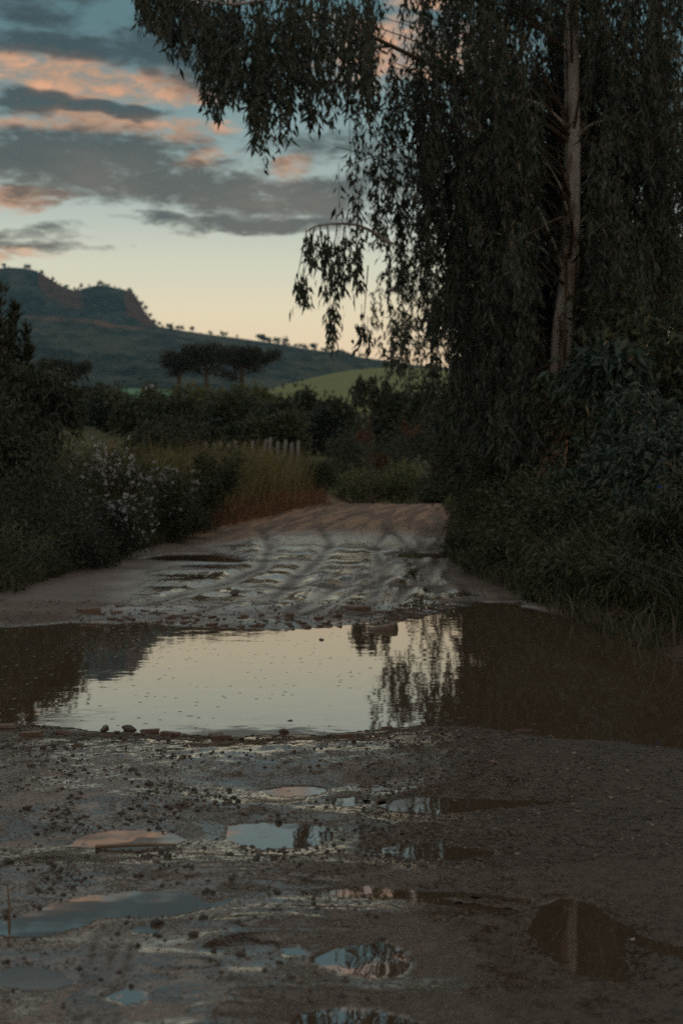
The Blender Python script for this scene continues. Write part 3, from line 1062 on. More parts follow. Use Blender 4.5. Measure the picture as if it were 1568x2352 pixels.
# a second slender stem close to the trunk and bare inner branches seen against the dark crown
limb([tb_base + [-.25, -.1, -.1], at(1252, 1060, 15.84), at(1258, 960, 15.84), at(1270, 860, 15.84), at(1276, 760, 15.84), at(1284, 690, 15.92), at(1298, 640, 16)], .07, .035)
limb([tb_base + [-.45, -.2, -.1], at(1246, 1080, 15.76), at(1246, 980, 15.68), at(1252, 900, 15.68), at(1262, 860, 15.76)], .03, .015)
INNER = [[(1300, 590, 16), (1335, 545, 15.84), (1370, 510, 15.68)], [(1312, 770, 16), (1370, 740, 15.68), (1430, 700, 15.36), (1500, 690, 15.2)],
         [(1300, 640, 16), (1270, 560, 15.76), (1235, 480, 15.44), (1200, 420, 15.2), (1185, 370, 15.04)],
         [(1296, 620, 16), (1240, 570, 15.68), (1170, 545, 15.36), (1080, 520, 15.04)],
         [(1305, 480, 16), (1270, 430, 16.16), (1190, 400, 16.32)], [(1306, 520, 16), (1290, 440, 15.76), (1265, 390, 15.52)],
         [(1312, 330, 16), (1350, 290, 15.84), (1410, 270, 15.6)], [(1312, 800, 16), (1400, 790, 16.32), (1500, 760, 16.64), (1600, 720, 16.8)],
         [(1310, 300, 16), (1240, 240, 15.68), (1160, 220, 15.36)]]
for l in INNER:
    limb([at(*p) for p in l], .026, .006, 6, 12)

twigs = Tubes()
strand_top, strand_len = [], []
LEAF = [[], [], [], []]


def add_strands(tops, lens, **kw):
    r = strand_leaves(tops, lens, twigs=twigs, **kw)
    for a, b in zip(LEAF, r):
        a.append(b)


# upper-left bough
bough = limb([trunk_at(330), at(1200, 250, 15.6), at(1080, 190, 15.12), at(960, 135, 14.72), at(840, 78, 14.4), at(740, 36, 14.24), at(640, -8, 14.08), at(520, -50, 14.08), at(420, -60, 14.16), at(330, -20, 14.24)], .03, .008, 7, 40, mat='wood')
side = [limb([at(840, 78, 14.4), at(790, 95, 14.08), at(730, 92, 13.84), at(670, 70, 13.68)], .02, .006, 5, 10),
        limb([at(900, 105, 14.56), at(830, 112, 14.88), at(760, 130, 15.12), at(690, 110, 15.2)], .02, .006, 5, 10),
        limb([at(740, 36, 14.24), at(650, 50, 14.56), at(560, 40, 14.88), at(480, 60, 15.04)], .02, .005, 5, 10),
        limb([at(640, -8, 14.08), at(540, 10, 13.76), at(450, 0, 13.6), at(360, 20, 13.6)], .02, .005, 5, 10)]
YB_X = [300, 318, 345, 385, 402, 430, 455, 472, 500, 520, 560, 586, 600, 618, 632, 655, 682, 720, 745, 800, 880]
YB_Y = [40, 85, 105, 112, 170, 182, 200, 300, 312, 262, 300, 390, 430, 425, 340, 385, 318, 340, 320, 300, 300]
tops, lens = [], []
for _ in range(600):
    x = 305 + 560 * rng.random() ** .9
    d = rng.uniform(13.0, 15.4)
    yt = rng.uniform(-170, 100) if x > 470 else rng.uniform(-170, 0 + (x - 300) * .35)
    yb = np.interp(x, YB_X, YB_Y)
    yb = yt + (yb - yt) * (1 - 0.5 * rng.random() ** 1.6)
    a, b = at(x, yt, d), at(x, yb, d)
    h = a[2] - b[2] - .12
    if h < .1:
        continue
    if h > 1.0:
        a[2] = b[2] + .12 + 1.0 + (h - 1.0) * rng.random() ** 2
        h = 1.0
    tops.append(a)
    lens.append(h)
keep = rng.random(len(tops)) < np.array([0.55 if 660 < (t[0] / t[1] * FPX + CX) < 840 else .95 for t in tops])
tops = [t for t, k in zip(tops, keep) if k]
lens = [t for t, k in zip(lens, keep) if k]
add_strands(tops, lens, per_m=23, spread=.42, sway=.05)

# main crown: limbs out from the trunk, leafy strands hanging from their outer parts
CROWN = [(745, -300), (760, 300), (742, 335), (738, 395), (765, 440), (757, 500), (775, 560), (805, 600), (852, 645), (858, 705), (840, 760), (845, 806), (900, 835),
         (985, 842), (985, 880), (930, 900), (1000, 1010), (1060, 1085), (1250, 1110), (1420, 1000), (1700, 900), (1760, -300)]
CROWN_NP = np.array(CROWN, float)


def dens(x, y):
    if 820 < x < 985 and y > 660 and y < 900:
        return .12
    if x < 1150:
        return .40 + .6 * max(0.0, (x - 860) / 290)
    if y < 330:
        return .78
    return 1.0


def sample_crown(nlimb, n_str, drange, per_m, spread, ylim=(-280, 1010), rlimb=.03, xmax=1720, xmin=740):
    tops, lens = [], []
    for i in range(nlimb):
        for _ in range(200):
            x, y = rng.uniform(xmin, xmax), rng.uniform(*ylim)
            if poly_sd(np.array([x]), np.array([y]), CROWN_NP)[0] < -25 and rng.random() < dens(x, y):
                break
        d = rng.uniform(*drange)
        tip = at(x, y, d)
        y0 = min(y + rng.uniform(40, 320), 960)
        root = trunk_at(y0)
        mid = (root + tip) / 2 + np.array([rng.normal() * .2, rng.normal() * .2, rng.uniform(.1, .5)])
        c = curve([root, mid, tip], 12)
        twig_r = rlimb * rng.uniform(.5, 1.1)
        limb([root, mid, tip], twig_r * .7, .004, 5, 12, mat='wood')
        for _ in range(n_str):
            k = rng.integers(5, len(c))
            p = c[k] + rng.normal(size=3) * np.array([.36, .36, .25])
            sx = (p[0] / p[1]) * FPX + CX + 0
            sy = HOR - (p[2] - CAM_Z) / p[1] * FPX
            ln = rng.uniform(.3, .95)
            ok = False
            for _t in range(4):
                yb = sy + (ln + .1) / p[1] * FPX
                s = poly_sd(np.array([sx, sx]), np.array([sy, yb]), CROWN_NP)
                if s[0] < 6 and s[1] < 2:
                    ok = True
                    break
                ln *= .6
            if 1228 < sx < 1350 and p[1] < TD + .25 and 150 < yb and rng.random() < (.93 if sx < 1335 else .7):
                ok = False
            if ok and rng.random() < dens(sx, (sy + yb) / 2) and ln > .12:
                tops.append(p)
                lens.append(ln)
    add_strands(tops, lens, per_m=per_m, spread=spread)


sample_crown(85, 44, (13.9, 18.4), 30, .45)
sample_crown(40, 44, (15.0, 18.0), 30, .45, (330, 1000), xmax=1300, xmin=930)
sample_crown(34, 44, (16.3, 18.6), 30, .45, (0, 900), xmax=1640, xmin=1290)
sample_crown(20, 40, (14.0, 17.2), 30, .45, (-280, 560), xmax=960)

# the crown goes on above the picture
tops, lens = [], []
top_c = trunk_pts[-1] + np.array([-.6, 0, 1.2])
for _ in range(1300):
    p = top_c + unit(rng.normal(size=3)) * np.array([3.0, 2.6, 3.6]) * rng.random() ** .4
    py = HOR - (p[2] - 1.3 - CAM_Z) / p[1] * FPX
    if py < -40:
        tops.append(p)
        lens.append(rng.uniform(.5, 1.2))
add_strands(tops, lens, per_m=16, spread=.5, L=(.12, .2), Wl=(.04, .06))

# bare hanging sprig left of the crown, tufted at the tips
sp = limb([at(900, 560, 14.88), at(830, 520, 14.72), at(770, 514, 14.64), at(725, 520, 14.56), at(704, 532, 14.56)], .02, .006, 5, 16)
SPRIG = [((704, 532), (690, 600), (682, 640), .28), ((712, 524), (716, 610), (700, 640), .42), ((735, 520), (742, 600), (745, 650), .3), ((752, 516), (756, 640), (770, 700), .70),
         ((722, 520), (712, 580), (690, 655), .36), ((790, 520), (778, 640), (772, 705), .62), ((845, 610), (838, 700), (836, 735), .5), ((775, 515), (768, 560), (764, 600), .5)]
tops, lens = [], []
for a, b, c, ln in SPRIG:
    pts = [at(*a, 14.56), at(*b, 14.56), at(*c, 14.56)]
    twigs.add(curve(pts, 10), np.linspace(.007, .003, 10), 4)
    for _ in range(4):
        tops.append(at(c[0] + rng.normal() * 7, c[1] - 18 + rng.normal() * 10, 14.56 + rng.normal() * .15))
        lens.append(ln * .8 * rng.uniform(.7, 1.0))
for x in (708, 722, 738, 752, 765, 780, 795, 810, 820):
    for _ in range(3):
        tops.append(at(x + rng.normal() * 5, 522 + rng.normal() * 5, 14.64 + rng.normal() * .3))
        lens.append(rng.uniform(.12, .42) + (.35 if x > 760 else 0))
add_strands(tops, lens, per_m=34, spread=.3, start=.2, sway=.03)

P, D, LL, WW = [np.concatenate(a) for a in LEAF]
V, F = leaf_arrays(P, D, LL, WW)
crown = obj('crown', mesh_np('crown', V - tb_base, F, False), MAT['euc'], tree)
tag(crown, kind='stuff')
N_EUC = len(P)
tg = twigs.mesh('twigs')
co = np.concatenate(twigs.V) - tb_base
tg.vertices.foreach_set('co', co.astype(np.float32).ravel())
two = obj('twigs', tg, MAT['twig'], tree)
tag(two, kind='stuff')


# trees standing behind the eucalyptus
def weeping_tree(name, label, base, height, crown_c, crown_r, n_str, strand=(.5, 1.4), mat='euc', trunk_r=.16, per_m=24, L=(.12, .22), W_=(.02, .036), nl=10, group=None, spread=.45):
    base = np.array([base[0], base[1], ground_z(base[0], base[1])[0]])
    e = empty(name, base)
    c = curve([base - [0, 0, .2], base + [.1, .1, height * .4], base + [-.1, .1, height * .75], base + [0, 0, height]], 20)
    obj('trunk', Tubes().add(c - base, np.linspace(trunk_r, trunk_r * .3, len(c)), 9).mesh('trunk'), MAT['wood'], e)
    crown_c, crown_r = np.asarray(crown_c, float), np.asarray(crown_r, float)
    tops, lens = [], []
    for i in range(nl):
        tip = crown_c + unit(rng.normal(size=3)) * crown_r * rng.uniform(.5, .95)
        k = rng.integers(len(c) // 3, len(c))
        lc = curve([c[k], (c[k] + tip) / 2 + [0, 0, .4], tip], 10)
        obj('limb', Tubes().add(lc - base, np.linspace(trunk_r * .35, .01, len(lc)), 5).mesh('limb'), MAT['wood'], e)
    for _ in range(n_str):
        p = crown_c + unit(rng.normal(size=3)) * crown_r * rng.random() ** .33
        ln = rng.uniform(*strand)
        if p[2] - ln < base[2] + .3:
            continue
        tops.append(p)
        lens.append(ln)
    P, D, LL, WW = strand_leaves(tops, lens, per_m=per_m, L=L, Wl=W_, spread=spread)
    V, F = leaf_arrays(P, D, LL, WW)
    tag(obj('crown', mesh_np('crown', V - base, F, False), MAT[mat], e), kind='stuff')
    tag(e, label, 'tree', group)
    return e


b2 = at(1500, 1200, 21)
weeping_tree('eucalyptus_tree', 'dark eucalyptus standing behind the pale trunk at the right', b2[:2], 13, at(1480, 200, 21) + [0, .5, 0], (2.5, 1.9, 5.8), 1150, mat='euc', per_m=22)
b3 = at(1060, 1150, 34)
weeping_tree('eucalyptus_tree', 'farther eucalyptus whose hanging foliage thins out over the road bend', b3[:2], 8.0, at(985, 690, 34), (1.55, 1.5, 1.9), 170, (.5, 1.1), mat='euc', per_m=20, trunk_r=.1, L=(.14, .24), W_=(.04, .07))
b5 = at(1150, 1180, 24)
weeping_tree('eucalyptus_tree', 'leafy eucalyptus half hidden behind the hanging foliage', b5[:2], 8.0, at(1190, 600, 24), (1.25, 1.5, 3.6), 750, mat='euc', per_m=22, trunk_r=.1)
b4 = at(845, 1120, 37)
weeping_tree('eucalyptus_tree', 'small drooping sapling in front of the olive pasture knoll', (b4[0], b4[1]), 1.5, at(848, 885, 37), (.62, .5, .42), 60, (.2, .5), 'dark', .02, 26, (.14, .22), (.05, .08), 3)

# ------------------------------------------------------------------ right-hand thicket
RG = 'bushes along the right road edge'
shrub('vine_bush', 'teal-leaved vine bush sprawling at the foot of the pale trunk', 'bush', at(1450, 1185, 11.5) + [0, .6, 0], (.68, .8, .72), 11000, .08, .04, MAT['vine'], 90, .9, RG, clump_r=.16)
shrub('vine_bush', 'arching clump of drooping teal leaves right of the pale trunk', 'bush', at(1395, 850, 13.2), (.36, .4, .26), 1500, .15, .055, MAT['vine'], 26, 1.2, RG, clump_r=.28, stems=4)
shrub('vine_bush', 'dark leafy bush at the right picture edge above the pool', 'bush', at(1570, 1160, 10.2), (.55, .8, 1.1), 10000, .08, .036, MAT['vine'], 80, .9, RG, clump_r=.16)
shrub('vine_bush', 'tall dark vine tangle behind the teal bush', 'bush', at(1500, 940, 14.5), (.9, .8, 1.5), 7000, .12, .055, MAT['bush'], 80, .9, RG, clump_r=.2)
shrub('bush', 'rounded green bush at the right end of the visible road', 'bush', at(1135, 1215, 15.5) + [.05, .4, 0], (.46, 1.0, .52), 6000, .06, .024, MAT['bush'], 70, .3, RG, clump_r=.2)
shrub('bush', 'low green bush in front of the slender second stem', 'bush', at(1230, 1200, 13.2), (.45, .7, .62), 6000, .06, .026, MAT['bush'], 70, .5, RG, clump_r=.2)
shrub('bush', 'dark bush under the eucalyptus trunk', 'bush', at(1200, 1090, 17.2), (.8, .8, .7), 6000, .08, .035, MAT['dark'], 70, .5, RG, clump_r=.2)
shrub('bush', 'dark undergrowth bush between the hanging foliage and the bend', 'bush', at(1090, 1060, 24), (.8, .9, .85), 5000, .10, .045, MAT['dark'], 60, .5, RG, clump_r=.2)
shrub('bush', 'shaded bush low behind the teal vine bush', 'bush', at(1330, 1230, 10.9) + [.05, .5, 0], (.5, .6, .5), 5000, .07, .03, MAT['bush'], 60, .6, RG, clump_r=.2)
shrub('bush', 'low weedy bush over the right pool bank under the dark leafy bush', 'bush', at(1500, 1370, 8.9), (.42, .5, .34), 4500, .07, .022, MAT['bush'], 50, .9, RG, clump_r=.2)
shrub('bush', 'low weedy bush on the right bank behind the pale mud rim', 'bush', at(1330, 1340, 10.0), (.4, .5, .32), 4500, .07, .022, MAT['bush'], 50, .9, RG, clump_r=.2)
shrub('bush', 'low weedy bush at the foot of the rounded green bush', 'bush', at(1160, 1290, 12.6), (.4, .6, .26), 4500, .06, .02, MAT['bush'], 50, .7, RG, clump_r=.2)
shrub('bush', 'dark weedy bush at the lower right edge by the pool', 'bush', at(1590, 1300, 8.2), (.3, .5, .6), 4500, .08, .024, MAT['dark'], 50, .9, RG, clump_r=.2)
shrub('bush', 'shaded leafy bush filling the gap under the arching teal leaves', 'bush', at(1480, 1015, 12.8), (.5, .5, .45), 5500, .085, .038, MAT['vine'], 50, .9, RG, clump_r=.2)
shrub('weed', 'small leafy weed leaning over the road at the hedge foot', 'weed', at(1052, 1262, 15.4), (.16, .25, .16), 900, .06, .02, MAT['bush'], 20, .5, RG, clump_r=.3, stems=3)
shrub('weed', 'small yellowish weed at the far end of the hedge', 'weed', at(1044, 1168, 31), (.32, .4, .3), 1100, .09, .035, MAT['bush_yellow'], 20, .4, RG, clump_r=.3, stems=3)
for i, (px, py, d, lab) in enumerate(((1521, 1062, 10.0, 'upper small blue flower in the dark bush'), (1515, 1118, 9.9, 'lower small blue flower in the dark bush'))):
    p = at(px, py, d - .75)
    D0 = unit(rng.normal(size=(6, 3)) + np.array([0, -.8, .2]))
    V, F = leaf_arrays(np.zeros((6, 3)), D0, .022, .018)
    o = obj('blue_flower', mesh_np('blue_flower', V, F, False), MAT['blue_flower'], None, p)
    tag(o, lab, 'flower', 'blue flowers in the right thicket')

# ------------------------------------------------------------------ left thicket
LG = 'bushes along the left road bank'


def spire_shrub(label, base, spires, L, Wl, mat):
    b = np.array([base[0], base[1], ground_z(base[0], base[1])[0]])
    e = empty('broadleaf_shrub', b)
    P, D, LL = [], [], []
    for tip, low in spires:
        tip, low = np.asarray(tip), np.asarray(low)
        c = curve([b + [0, 0, 0.0], (b + low) / 2 + [0, 0, .1], low, tip], 16)
        obj('stem', Tubes().add(c - b, np.linspace(.03, .008, len(c)), 5).mesh('stem'), MAT['wood'], e)
        n = 150
        t = rng.random(n)
        p = low + (tip - low) * t[:, None]
        ang = rng.random(n) * 6.283
        w = np.stack([np.cos(ang), np.sin(ang), 0.55 + .5 * t + rng.normal(size=n) * .2], 1)
        P.append(p)
        D.append(unit(w))
        LL.append(L * (1.05 - .45 * t) * rng.uniform(.7, 1.15, n))
    P, D, LL = np.concatenate(P), np.concatenate(D), np.concatenate(LL)
    V, F = leaf_arrays(P, D, LL, LL * Wl / L)
    tag(obj('foliage', mesh_np('foliage', V - b, F, False), mat, e), kind='stuff')
    tag(e, label, 'shrub', LG)


SD = 24.0
spire_shrub('tall dark broad-leaved shrub against the mountain at the left edge', at(10, 1150, SD)[:2],
            [(at(5, 650, SD), at(0, 900, SD)), (at(38, 695, SD), at(15, 900, SD)), (at(62, 745, SD), at(35, 950, SD)), (at(70, 800, SD), at(40, 980, SD)), (at(-30, 660, SD + .5), at(-30, 900, SD + .5)),
             (at(20, 760, SD - .5), at(5, 960, SD - .5)), (at(-60, 700, SD), at(-50, 900, SD)), (at(50, 860, SD - .3), at(30, 1000, SD - .3)), (at(88, 850, SD + .2), at(60, 1000, SD))], .30, .085, MAT['dark'])
shrub('drooping_shrub', 'drooping narrow-leaved shrub beside the tall broad-leaved one', 'shrub', at(95, 940, 21), (.58, .6, .62), 5000, .17, .04, MAT['dark'], 60, 1.2, LG, clump_r=.22)
shrub('drooping_shrub', 'shaded leafy shrub below the tall broad-leaved one', 'shrub', at(20, 1060, 19), (.75, .8, .9), 6500, .12, .04, MAT['dark'], 70, .8, LG, clump_r=.2)
FG = 'white-flowered bushes on the left bank'
shrub('flowering_bush', 'bush dotted with white blossoms below the grassy slope', 'bush', at(235, 1135, 17.5), (.62, .7, .62), 6500, .055, .022, MAT['bush'], 70, .2, FG, flowers=420, flower_mat=MAT['flower'], flower_size=.034, flower_top=.1)
shrub('flowering_bush', 'pale-topped white-flowered bush nearest the tall yellow grass', 'bush', at(370, 1150, 19), (.42, .6, .55), 5500, .055, .024, MAT['bush'], 60, .2, FG, flowers=650, flower_mat=MAT['flower'], flower_size=.034, flower_top=.5)
shrub('flowering_bush', 'low bush with few white blossoms near the grass bank', 'bush', at(260, 1215, 15.5), (.5, .6, .35), 5000, .05, .02, MAT['dark'], 60, .2, FG, flowers=220, flower_mat=MAT['flower'], flower_size=.028)
shrub('bush', 'dense dark bush at the left edge over the grass bank', 'bush', at(60, 1180, 14.5), (.85, .8, .6), 7500, .06, .02, MAT['dark'], 80, .3, LG)
shrub('bush', 'dark bush between the blossoms and the fence posts', 'bush', at(395, 1010, 30), (.8, .9, .6), 5000, .09, .04, MAT['dark'], 60, .3, LG)
shrub('bush', 'green bush beside the tall yellow grass', 'bush', at(490, 1110, 22), (.42, .7, .55), 5000, .06, .025, MAT['bush'], 60, .2, LG)
shrub('bush', 'small grey-green bush at the far end of the tall grass', 'bush', at(735, 1095, 36), (.5, .5, .5), 2500, .08, .035, MAT['bush'], 40, .2, LG)

shrub('bush', 'low weedy bush at the left edge just above the mud', 'bush', at(20, 1300, 12.2), (.5, .6, .38), 5000, .07, .02, MAT['bush'], 60, .5, LG, clump_r=.2)
shrub('bush', 'low weedy bush below the few white blossoms', 'bush', at(160, 1260, 13.6), (.5, .6, .34), 5000, .06, .018, MAT['dark'], 60, .5, LG, clump_r=.2)
shrub('bush', 'weedy bush between the blossoms and the rusty dry grass', 'bush', at(405, 1205, 20), (.4, .7, .3), 4000, .06, .02, MAT['dark'], 50, .4, LG, clump_r=.2)

# ------------------------------------------------------------------ bushes and trees at the bend and beyond
BG = 'bushes around the road bend'
for px, py, d, rx, rz, mat, lab in (
        (830, 1118, 41, .95, .55, 'bush_yellow', 'yellow-green bush closing the road end on the left'),
        (925, 1112, 42, .9, .62, 'bush_yellow', 'yellow-green bush in the middle of the road end'),
        (1005, 1125, 40, .7, .45, 'bush', 'green bush closing the road end on the right'),
        (1090, 1100, 37, .6, .8, 'bush', 'taller bush beside the hedge at the road end'),
        (870, 1045, 50, 1.5, .9, 'dark', 'wide dark shrub behind the yellow-green bushes'),
        (970, 1020, 52, 1.5, 1.2, 'dark', 'tall dark shrub behind the road end'),
        (790, 1060, 46, .9, .8, 'dark', 'dark shrub right of the tall grass')):
    shrub('bush', lab, 'bush', at(px, py, d), (rx, rx, rz), 3500, .11, .05, MAT[mat], 50, .2, BG)
for px, py, d, s, lab in ((875, 1058, 40.5, .2, 'rust-red leafy sprig above the road end'), (1012, 1082, 38.6, .22, 'rust-orange leafy sprig beside the hedge'), (940, 985, 48.5, .3, 'dull rust-red shrub top under the sapling'), (838, 1005, 44.5, .24, 'small rust-red shrub left of the road end')):
    shrub('rust_shrub', lab, 'shrub', at(px, py, d), (s, s, s * .8), 160, .14, .06, MAT['rust'], 14, .2, 'rust-coloured shrubs by the bend', stems=2, base_z=at(px, py + 60, d)[2])


def round_tree(name, label, px, top, bot, d, rx, mat, n=3800, group=None, trunk_drop=40, leaf=None, clumps=46, cr=.26):
    c = at(px, (top + bot) / 2, d)
    rz = (bot - top) / 2 / FPX * d
    base = at(px, bot + trunk_drop, d)
    gzb = base[2]
    e = empty(name, (c[0], c[1], gzb))
    loc = np.array([c[0], c[1], gzb])
    rad = np.array([rx / FPX * d, rx / FPX * d * .9, rz])
    cd = unit(rng.normal(size=(clumps, 3)))
    cc = c + cd * rad * (0.35 + .65 * rng.random(clumps) ** .6)[:, None] * (1 + .18 * rng.normal(size=(clumps, 1)))
    w = rng.integers(0, clumps, n)
    P = cc[w] + rng.normal(size=(n, 3)) * cr * rad.min()
    D = unit(unit(P - c) + rng.normal(size=(n, 3)) * .7)
    lf = leaf or d * .0042
    V, F = leaf_arrays(P, D, rng.uniform(.6, 1.3, n) * lf, lf * .5)
    tag(obj('crown', mesh_np('crown', V - loc, F, False), MAT[mat], e), kind='stuff')
    tr0 = max(.05, rad[0] * .07)
    cv = curve([loc - [0, 0, .5], loc + (c - loc) * .5 + rng.normal(size=3) * rad[0] * .05, c + [0, 0, rad[2] * .3]], 8)
    obj('trunk', Tubes().add(cv - loc, np.linspace(tr0, tr0 * .4, len(cv)), 6).mesh('trunk'), MAT['wood'], e)
    for _ in range(3):
        k = rng.integers(0, clumps)
        cv = curve([loc + (c - loc) * .55, (c + cc[k]) / 2, cc[k]], 6)
        obj('limb', Tubes().add(cv - loc, np.linspace(tr0 * .5, tr0 * .15, len(cv)), 5).mesh('limb'), MAT['wood'], e)
    tag(e, label, 'tree', group)


HG = 'hedgerow trees in the valley'
HEDGE = [
    (185, 902, 965, 105, 62, 'dark', 'low dark tree under the fourth flat-topped pine, leftmost of the hedgerow'),
    (258, 908, 975, 96, 58, 'dark', 'dark rounded tree right above the grassy slope'),
    (330, 904, 1000, 88, 66, 'bush', 'rounded hedgerow tree below the small pale shed'),
    (405, 918, 1010, 80, 62, 'dark', 'dark hedgerow tree below the thin flat-topped pine'),
    (455, 905, 990, 98, 60, 'bush_yellow', 'yellowish hedgerow tree below the middle flat-topped pine'),
    (530, 912, 1005, 84, 66, 'bush', 'broad hedgerow tree left of the thick pine trunk'),
    (600, 908, 990, 95, 62, 'bush_yellow', 'yellowish hedgerow tree below the widest flat-topped pine'),
    (640, 935, 1020, 74, 58, 'dark', 'dark hedgerow tree above the fence posts'),
    (700, 918, 1010, 86, 62, 'dark', 'dark tree overlapping the foot of the olive knoll'),
    (760, 940, 1030, 76, 58, 'dark', 'dark rounded tree under the olive knoll, left of the sapling'),
    (905, 905, 1040, 64, 66, 'dark', 'tall dark tree right behind the drooping sapling'),
    (990, 895, 1050, 60, 72, 'dark', 'tall dark tree under the lowest hanging foliage'),
    (1075, 880, 1060, 58, 80, 'dark', 'large dark tree deep behind the hanging foliage'),
    (655, 965, 1050, 52, 48, 'bush', 'grey-green tree right behind the fence posts'),
    (560, 985, 1040, 58, 52, 'dark', 'low dark tree behind the left fence posts'),
    (470, 990, 1050, 56, 50, 'dark', 'low dark tree left of the fence posts'),
    (345, 985, 1050, 48, 52, 'dark', 'dark bushy tree at the right end of the grassy slope'),
]
for px, t, b, d, rx, m, lab in HEDGE:
    round_tree('hedgerow_tree', lab, px, t, b, d, rx, m, 3600, HG)


# flat-topped araucaria pines
def araucaria(label, px, top, trunk_bot, d, halfw, lower=(), tilt=0, dens_=1.0):
    base = at(px, trunk_bot, d)
    e = empty('araucaria_tree', base)
    m = d / FPX
    topz = at(px, top, d)[2]
    apex = np.array([base[0] + tilt * m, base[1], topz - 10 * m])
    c = curve([base - [0, 0, 2], (base + apex) / 2, apex], 10)
    obj('trunk', Tubes().add(c - base, np.linspace(7 * m, 3.2 * m, len(c)), 8).mesh('trunk'), MAT['wood'], e)
    P = []
    nb = 22
    for i in range(nb):
        ang = i * 2.39996
        r = halfw * m * (0.45 + .55 * ((i * 0.618) % 1)) if i > 4 else halfw * m * .25
        start = apex - [0, 0, rng.uniform(8, 34) * m]
        tip = np.array([apex[0] + math.cos(ang) * r, apex[1] + math.sin(ang) * r, topz - (3 + 22 * rng.random() ** 1.6) * m])
        mid = (start + tip) / 2 - [0, 0, rng.uniform(4, 9) * m]
        bc = curve([start, mid, tip], 9)
        obj('branch', Tubes().add(bc - base, np.linspace(2.0 * m, .8 * m, len(bc)), 5).mesh('branch'), MAT['wood'], e)
        for k, f in ((len(bc) - 1, 1.0), (len(bc) - 2, .8), (len(bc) - 3, .6)):
            n = int(120 * dens_ * f)
            q = rng.normal(size=(n, 3)) * np.array([6.5, 6.5, 6.0]) * m * (.75 + .25 * f)
            P.append(bc[k] + q)
    for lx, ly, lr in lower:
        tip = at(px + lx, ly, d)
        st = at(px, ly + 14, d)
        bc = curve([st, (st + tip) / 2 - [0, 0, 4 * m], tip], 7)
        obj('branch', Tubes().add(bc - base, np.linspace(1.8 * m, .8 * m, len(bc)), 5).mesh('branch'), MAT['wood'], e)
        P.append(tip + rng.normal(size=(220, 3)) * np.array([lr, lr, lr * .5]) * m)
    P = np.concatenate(P)
    D = unit(rng.normal(size=P.shape) + [0, 0, .5])
    V, F = leaf_arrays(P, D, rng.uniform(5, 9, len(P)) * m, 2.6 * m)
    tag(obj('crown', mesh_np('crown', V - base, F, False), MAT['needle'], e), kind='stuff')
    tag(e, label, 'tree', 'flat-topped pines in front of the long slope')


araucaria('widest flat-topped pine with a thick trunk, on the right of its group', 556, 806, 918, 150, 82, [(-45, 856, 16), (-25, 866, 12), (30, 848, 12)], 0, 1.2)
araucaria('middle flat-topped pine with a dark umbrella crown', 474, 799, 918, 158, 62, [(-20, 850, 10), (18, 846, 10)], 0, 1.1)
araucaria('thin leftmost flat-topped pine of the group of three', 412, 812, 918, 165, 46, [(14, 846, 9), (-12, 858, 8)], 0, .8)
araucaria('lone flat-topped pine poking out behind the left shrubs', 140, 834, 930, 120, 62, [(30, 862, 9)], 0, 1.1)

# fence posts
for i, (px, top, bot) in enumerate([(472, 1012, 1056), (490, 1018, 1058), (507, 1014, 1060), (524, 1018, 1060), (545, 1012, 1062), (562, 1016, 1060), (578, 1012, 1062), (600, 1008, 1064), (618, 1004, 1064), (636, 1014, 1062), (652, 1010, 1060), (668, 1016, 1060), (684, 1012, 1060)]):
    d = 38.5 - i * .12
    t, b = at(px, top, d), at(px, bot + 14, d)
    h = t[2] - b[2]
    tb = Tubes().add(np.array([[0, 0, -.15], [0, 0, h * .5], [rng.normal() * .02, 0, h - .02], [rng.normal() * .02, 0, h]]), [.05, .048, .042, .02], 7)
    o = obj('fence_post', tb.mesh('fence_post'), MAT['post'], None, b)
    o.rotation_euler = (rng.normal() * .03, rng.normal() * .05, 0)
    tag(o, 'weathered pale fence post in the row above the tall yellow grass', 'fence post', 'fence posts above the tall grass')
for px, top, bot, d, lab in ((258, 1010, 1052, 30, 'dark post standing left of the blossoms'), (310, 1025, 1062, 30, 'dark post standing among the blossoms'), (362, 1020, 1060, 30.4, 'pale post beside the dark bush behind the blossoms')):
    t, b = at(px, top, d), at(px, bot + 10, d)
    h = t[2] - b[2]
    o = obj('fence_post', Tubes().add(np.array([[0, 0, -.2], [0, 0, h * .5], [.01, 0, h - .02], [.01, 0, h]]), [.045, .042, .04, .02], 7).mesh('fence_post'), MAT['post'] if 'pale' in lab else MAT['dead'], None, b)
    tag(o, lab, 'fence post', 'posts among the blossoms')

# small pale shed
shp = at(345, 893, 545)
sh = empty('shed', shp)
me = bpy.data.meshes.new('wall')
w, dpt, h = 1.5, 1.2, 1.0
me.from_pydata([(-w, -dpt, -1), (w, -dpt, -1), (w, dpt, -1), (-w, dpt, -1), (-w, -dpt, h), (w, -dpt, h), (w, dpt, h), (-w, dpt, h)], [], [(0, 1, 5, 4), (1, 2, 6, 5), (2, 3, 7, 6), (3, 0, 4, 7)])
obj('wall', me, plain_mat('whitewash', (.55, .56, .58), (.62, .63, .65), 2), sh)
me = bpy.data.meshes.new('roof')
me.from_pydata([(-w - .15, -dpt - .15, h), (w + .15, -dpt - .15, h), (w + .15, dpt + .15, h), (-w - .15, dpt + .15, h), (-w - .15, 0, h + .6), (w + .15, 0, h + .6)], [], [(0, 1, 5, 4), (2, 3, 4, 5), (1, 2, 5), (3, 0, 4), (3, 2, 1, 0)])
obj('roof', me, plain_mat('shed_roof', (.4, .42, .46), (.48, .5, .52), 2), sh)
tag(sh, 'tiny pale shed at the end of the bright field strip', 'shed')

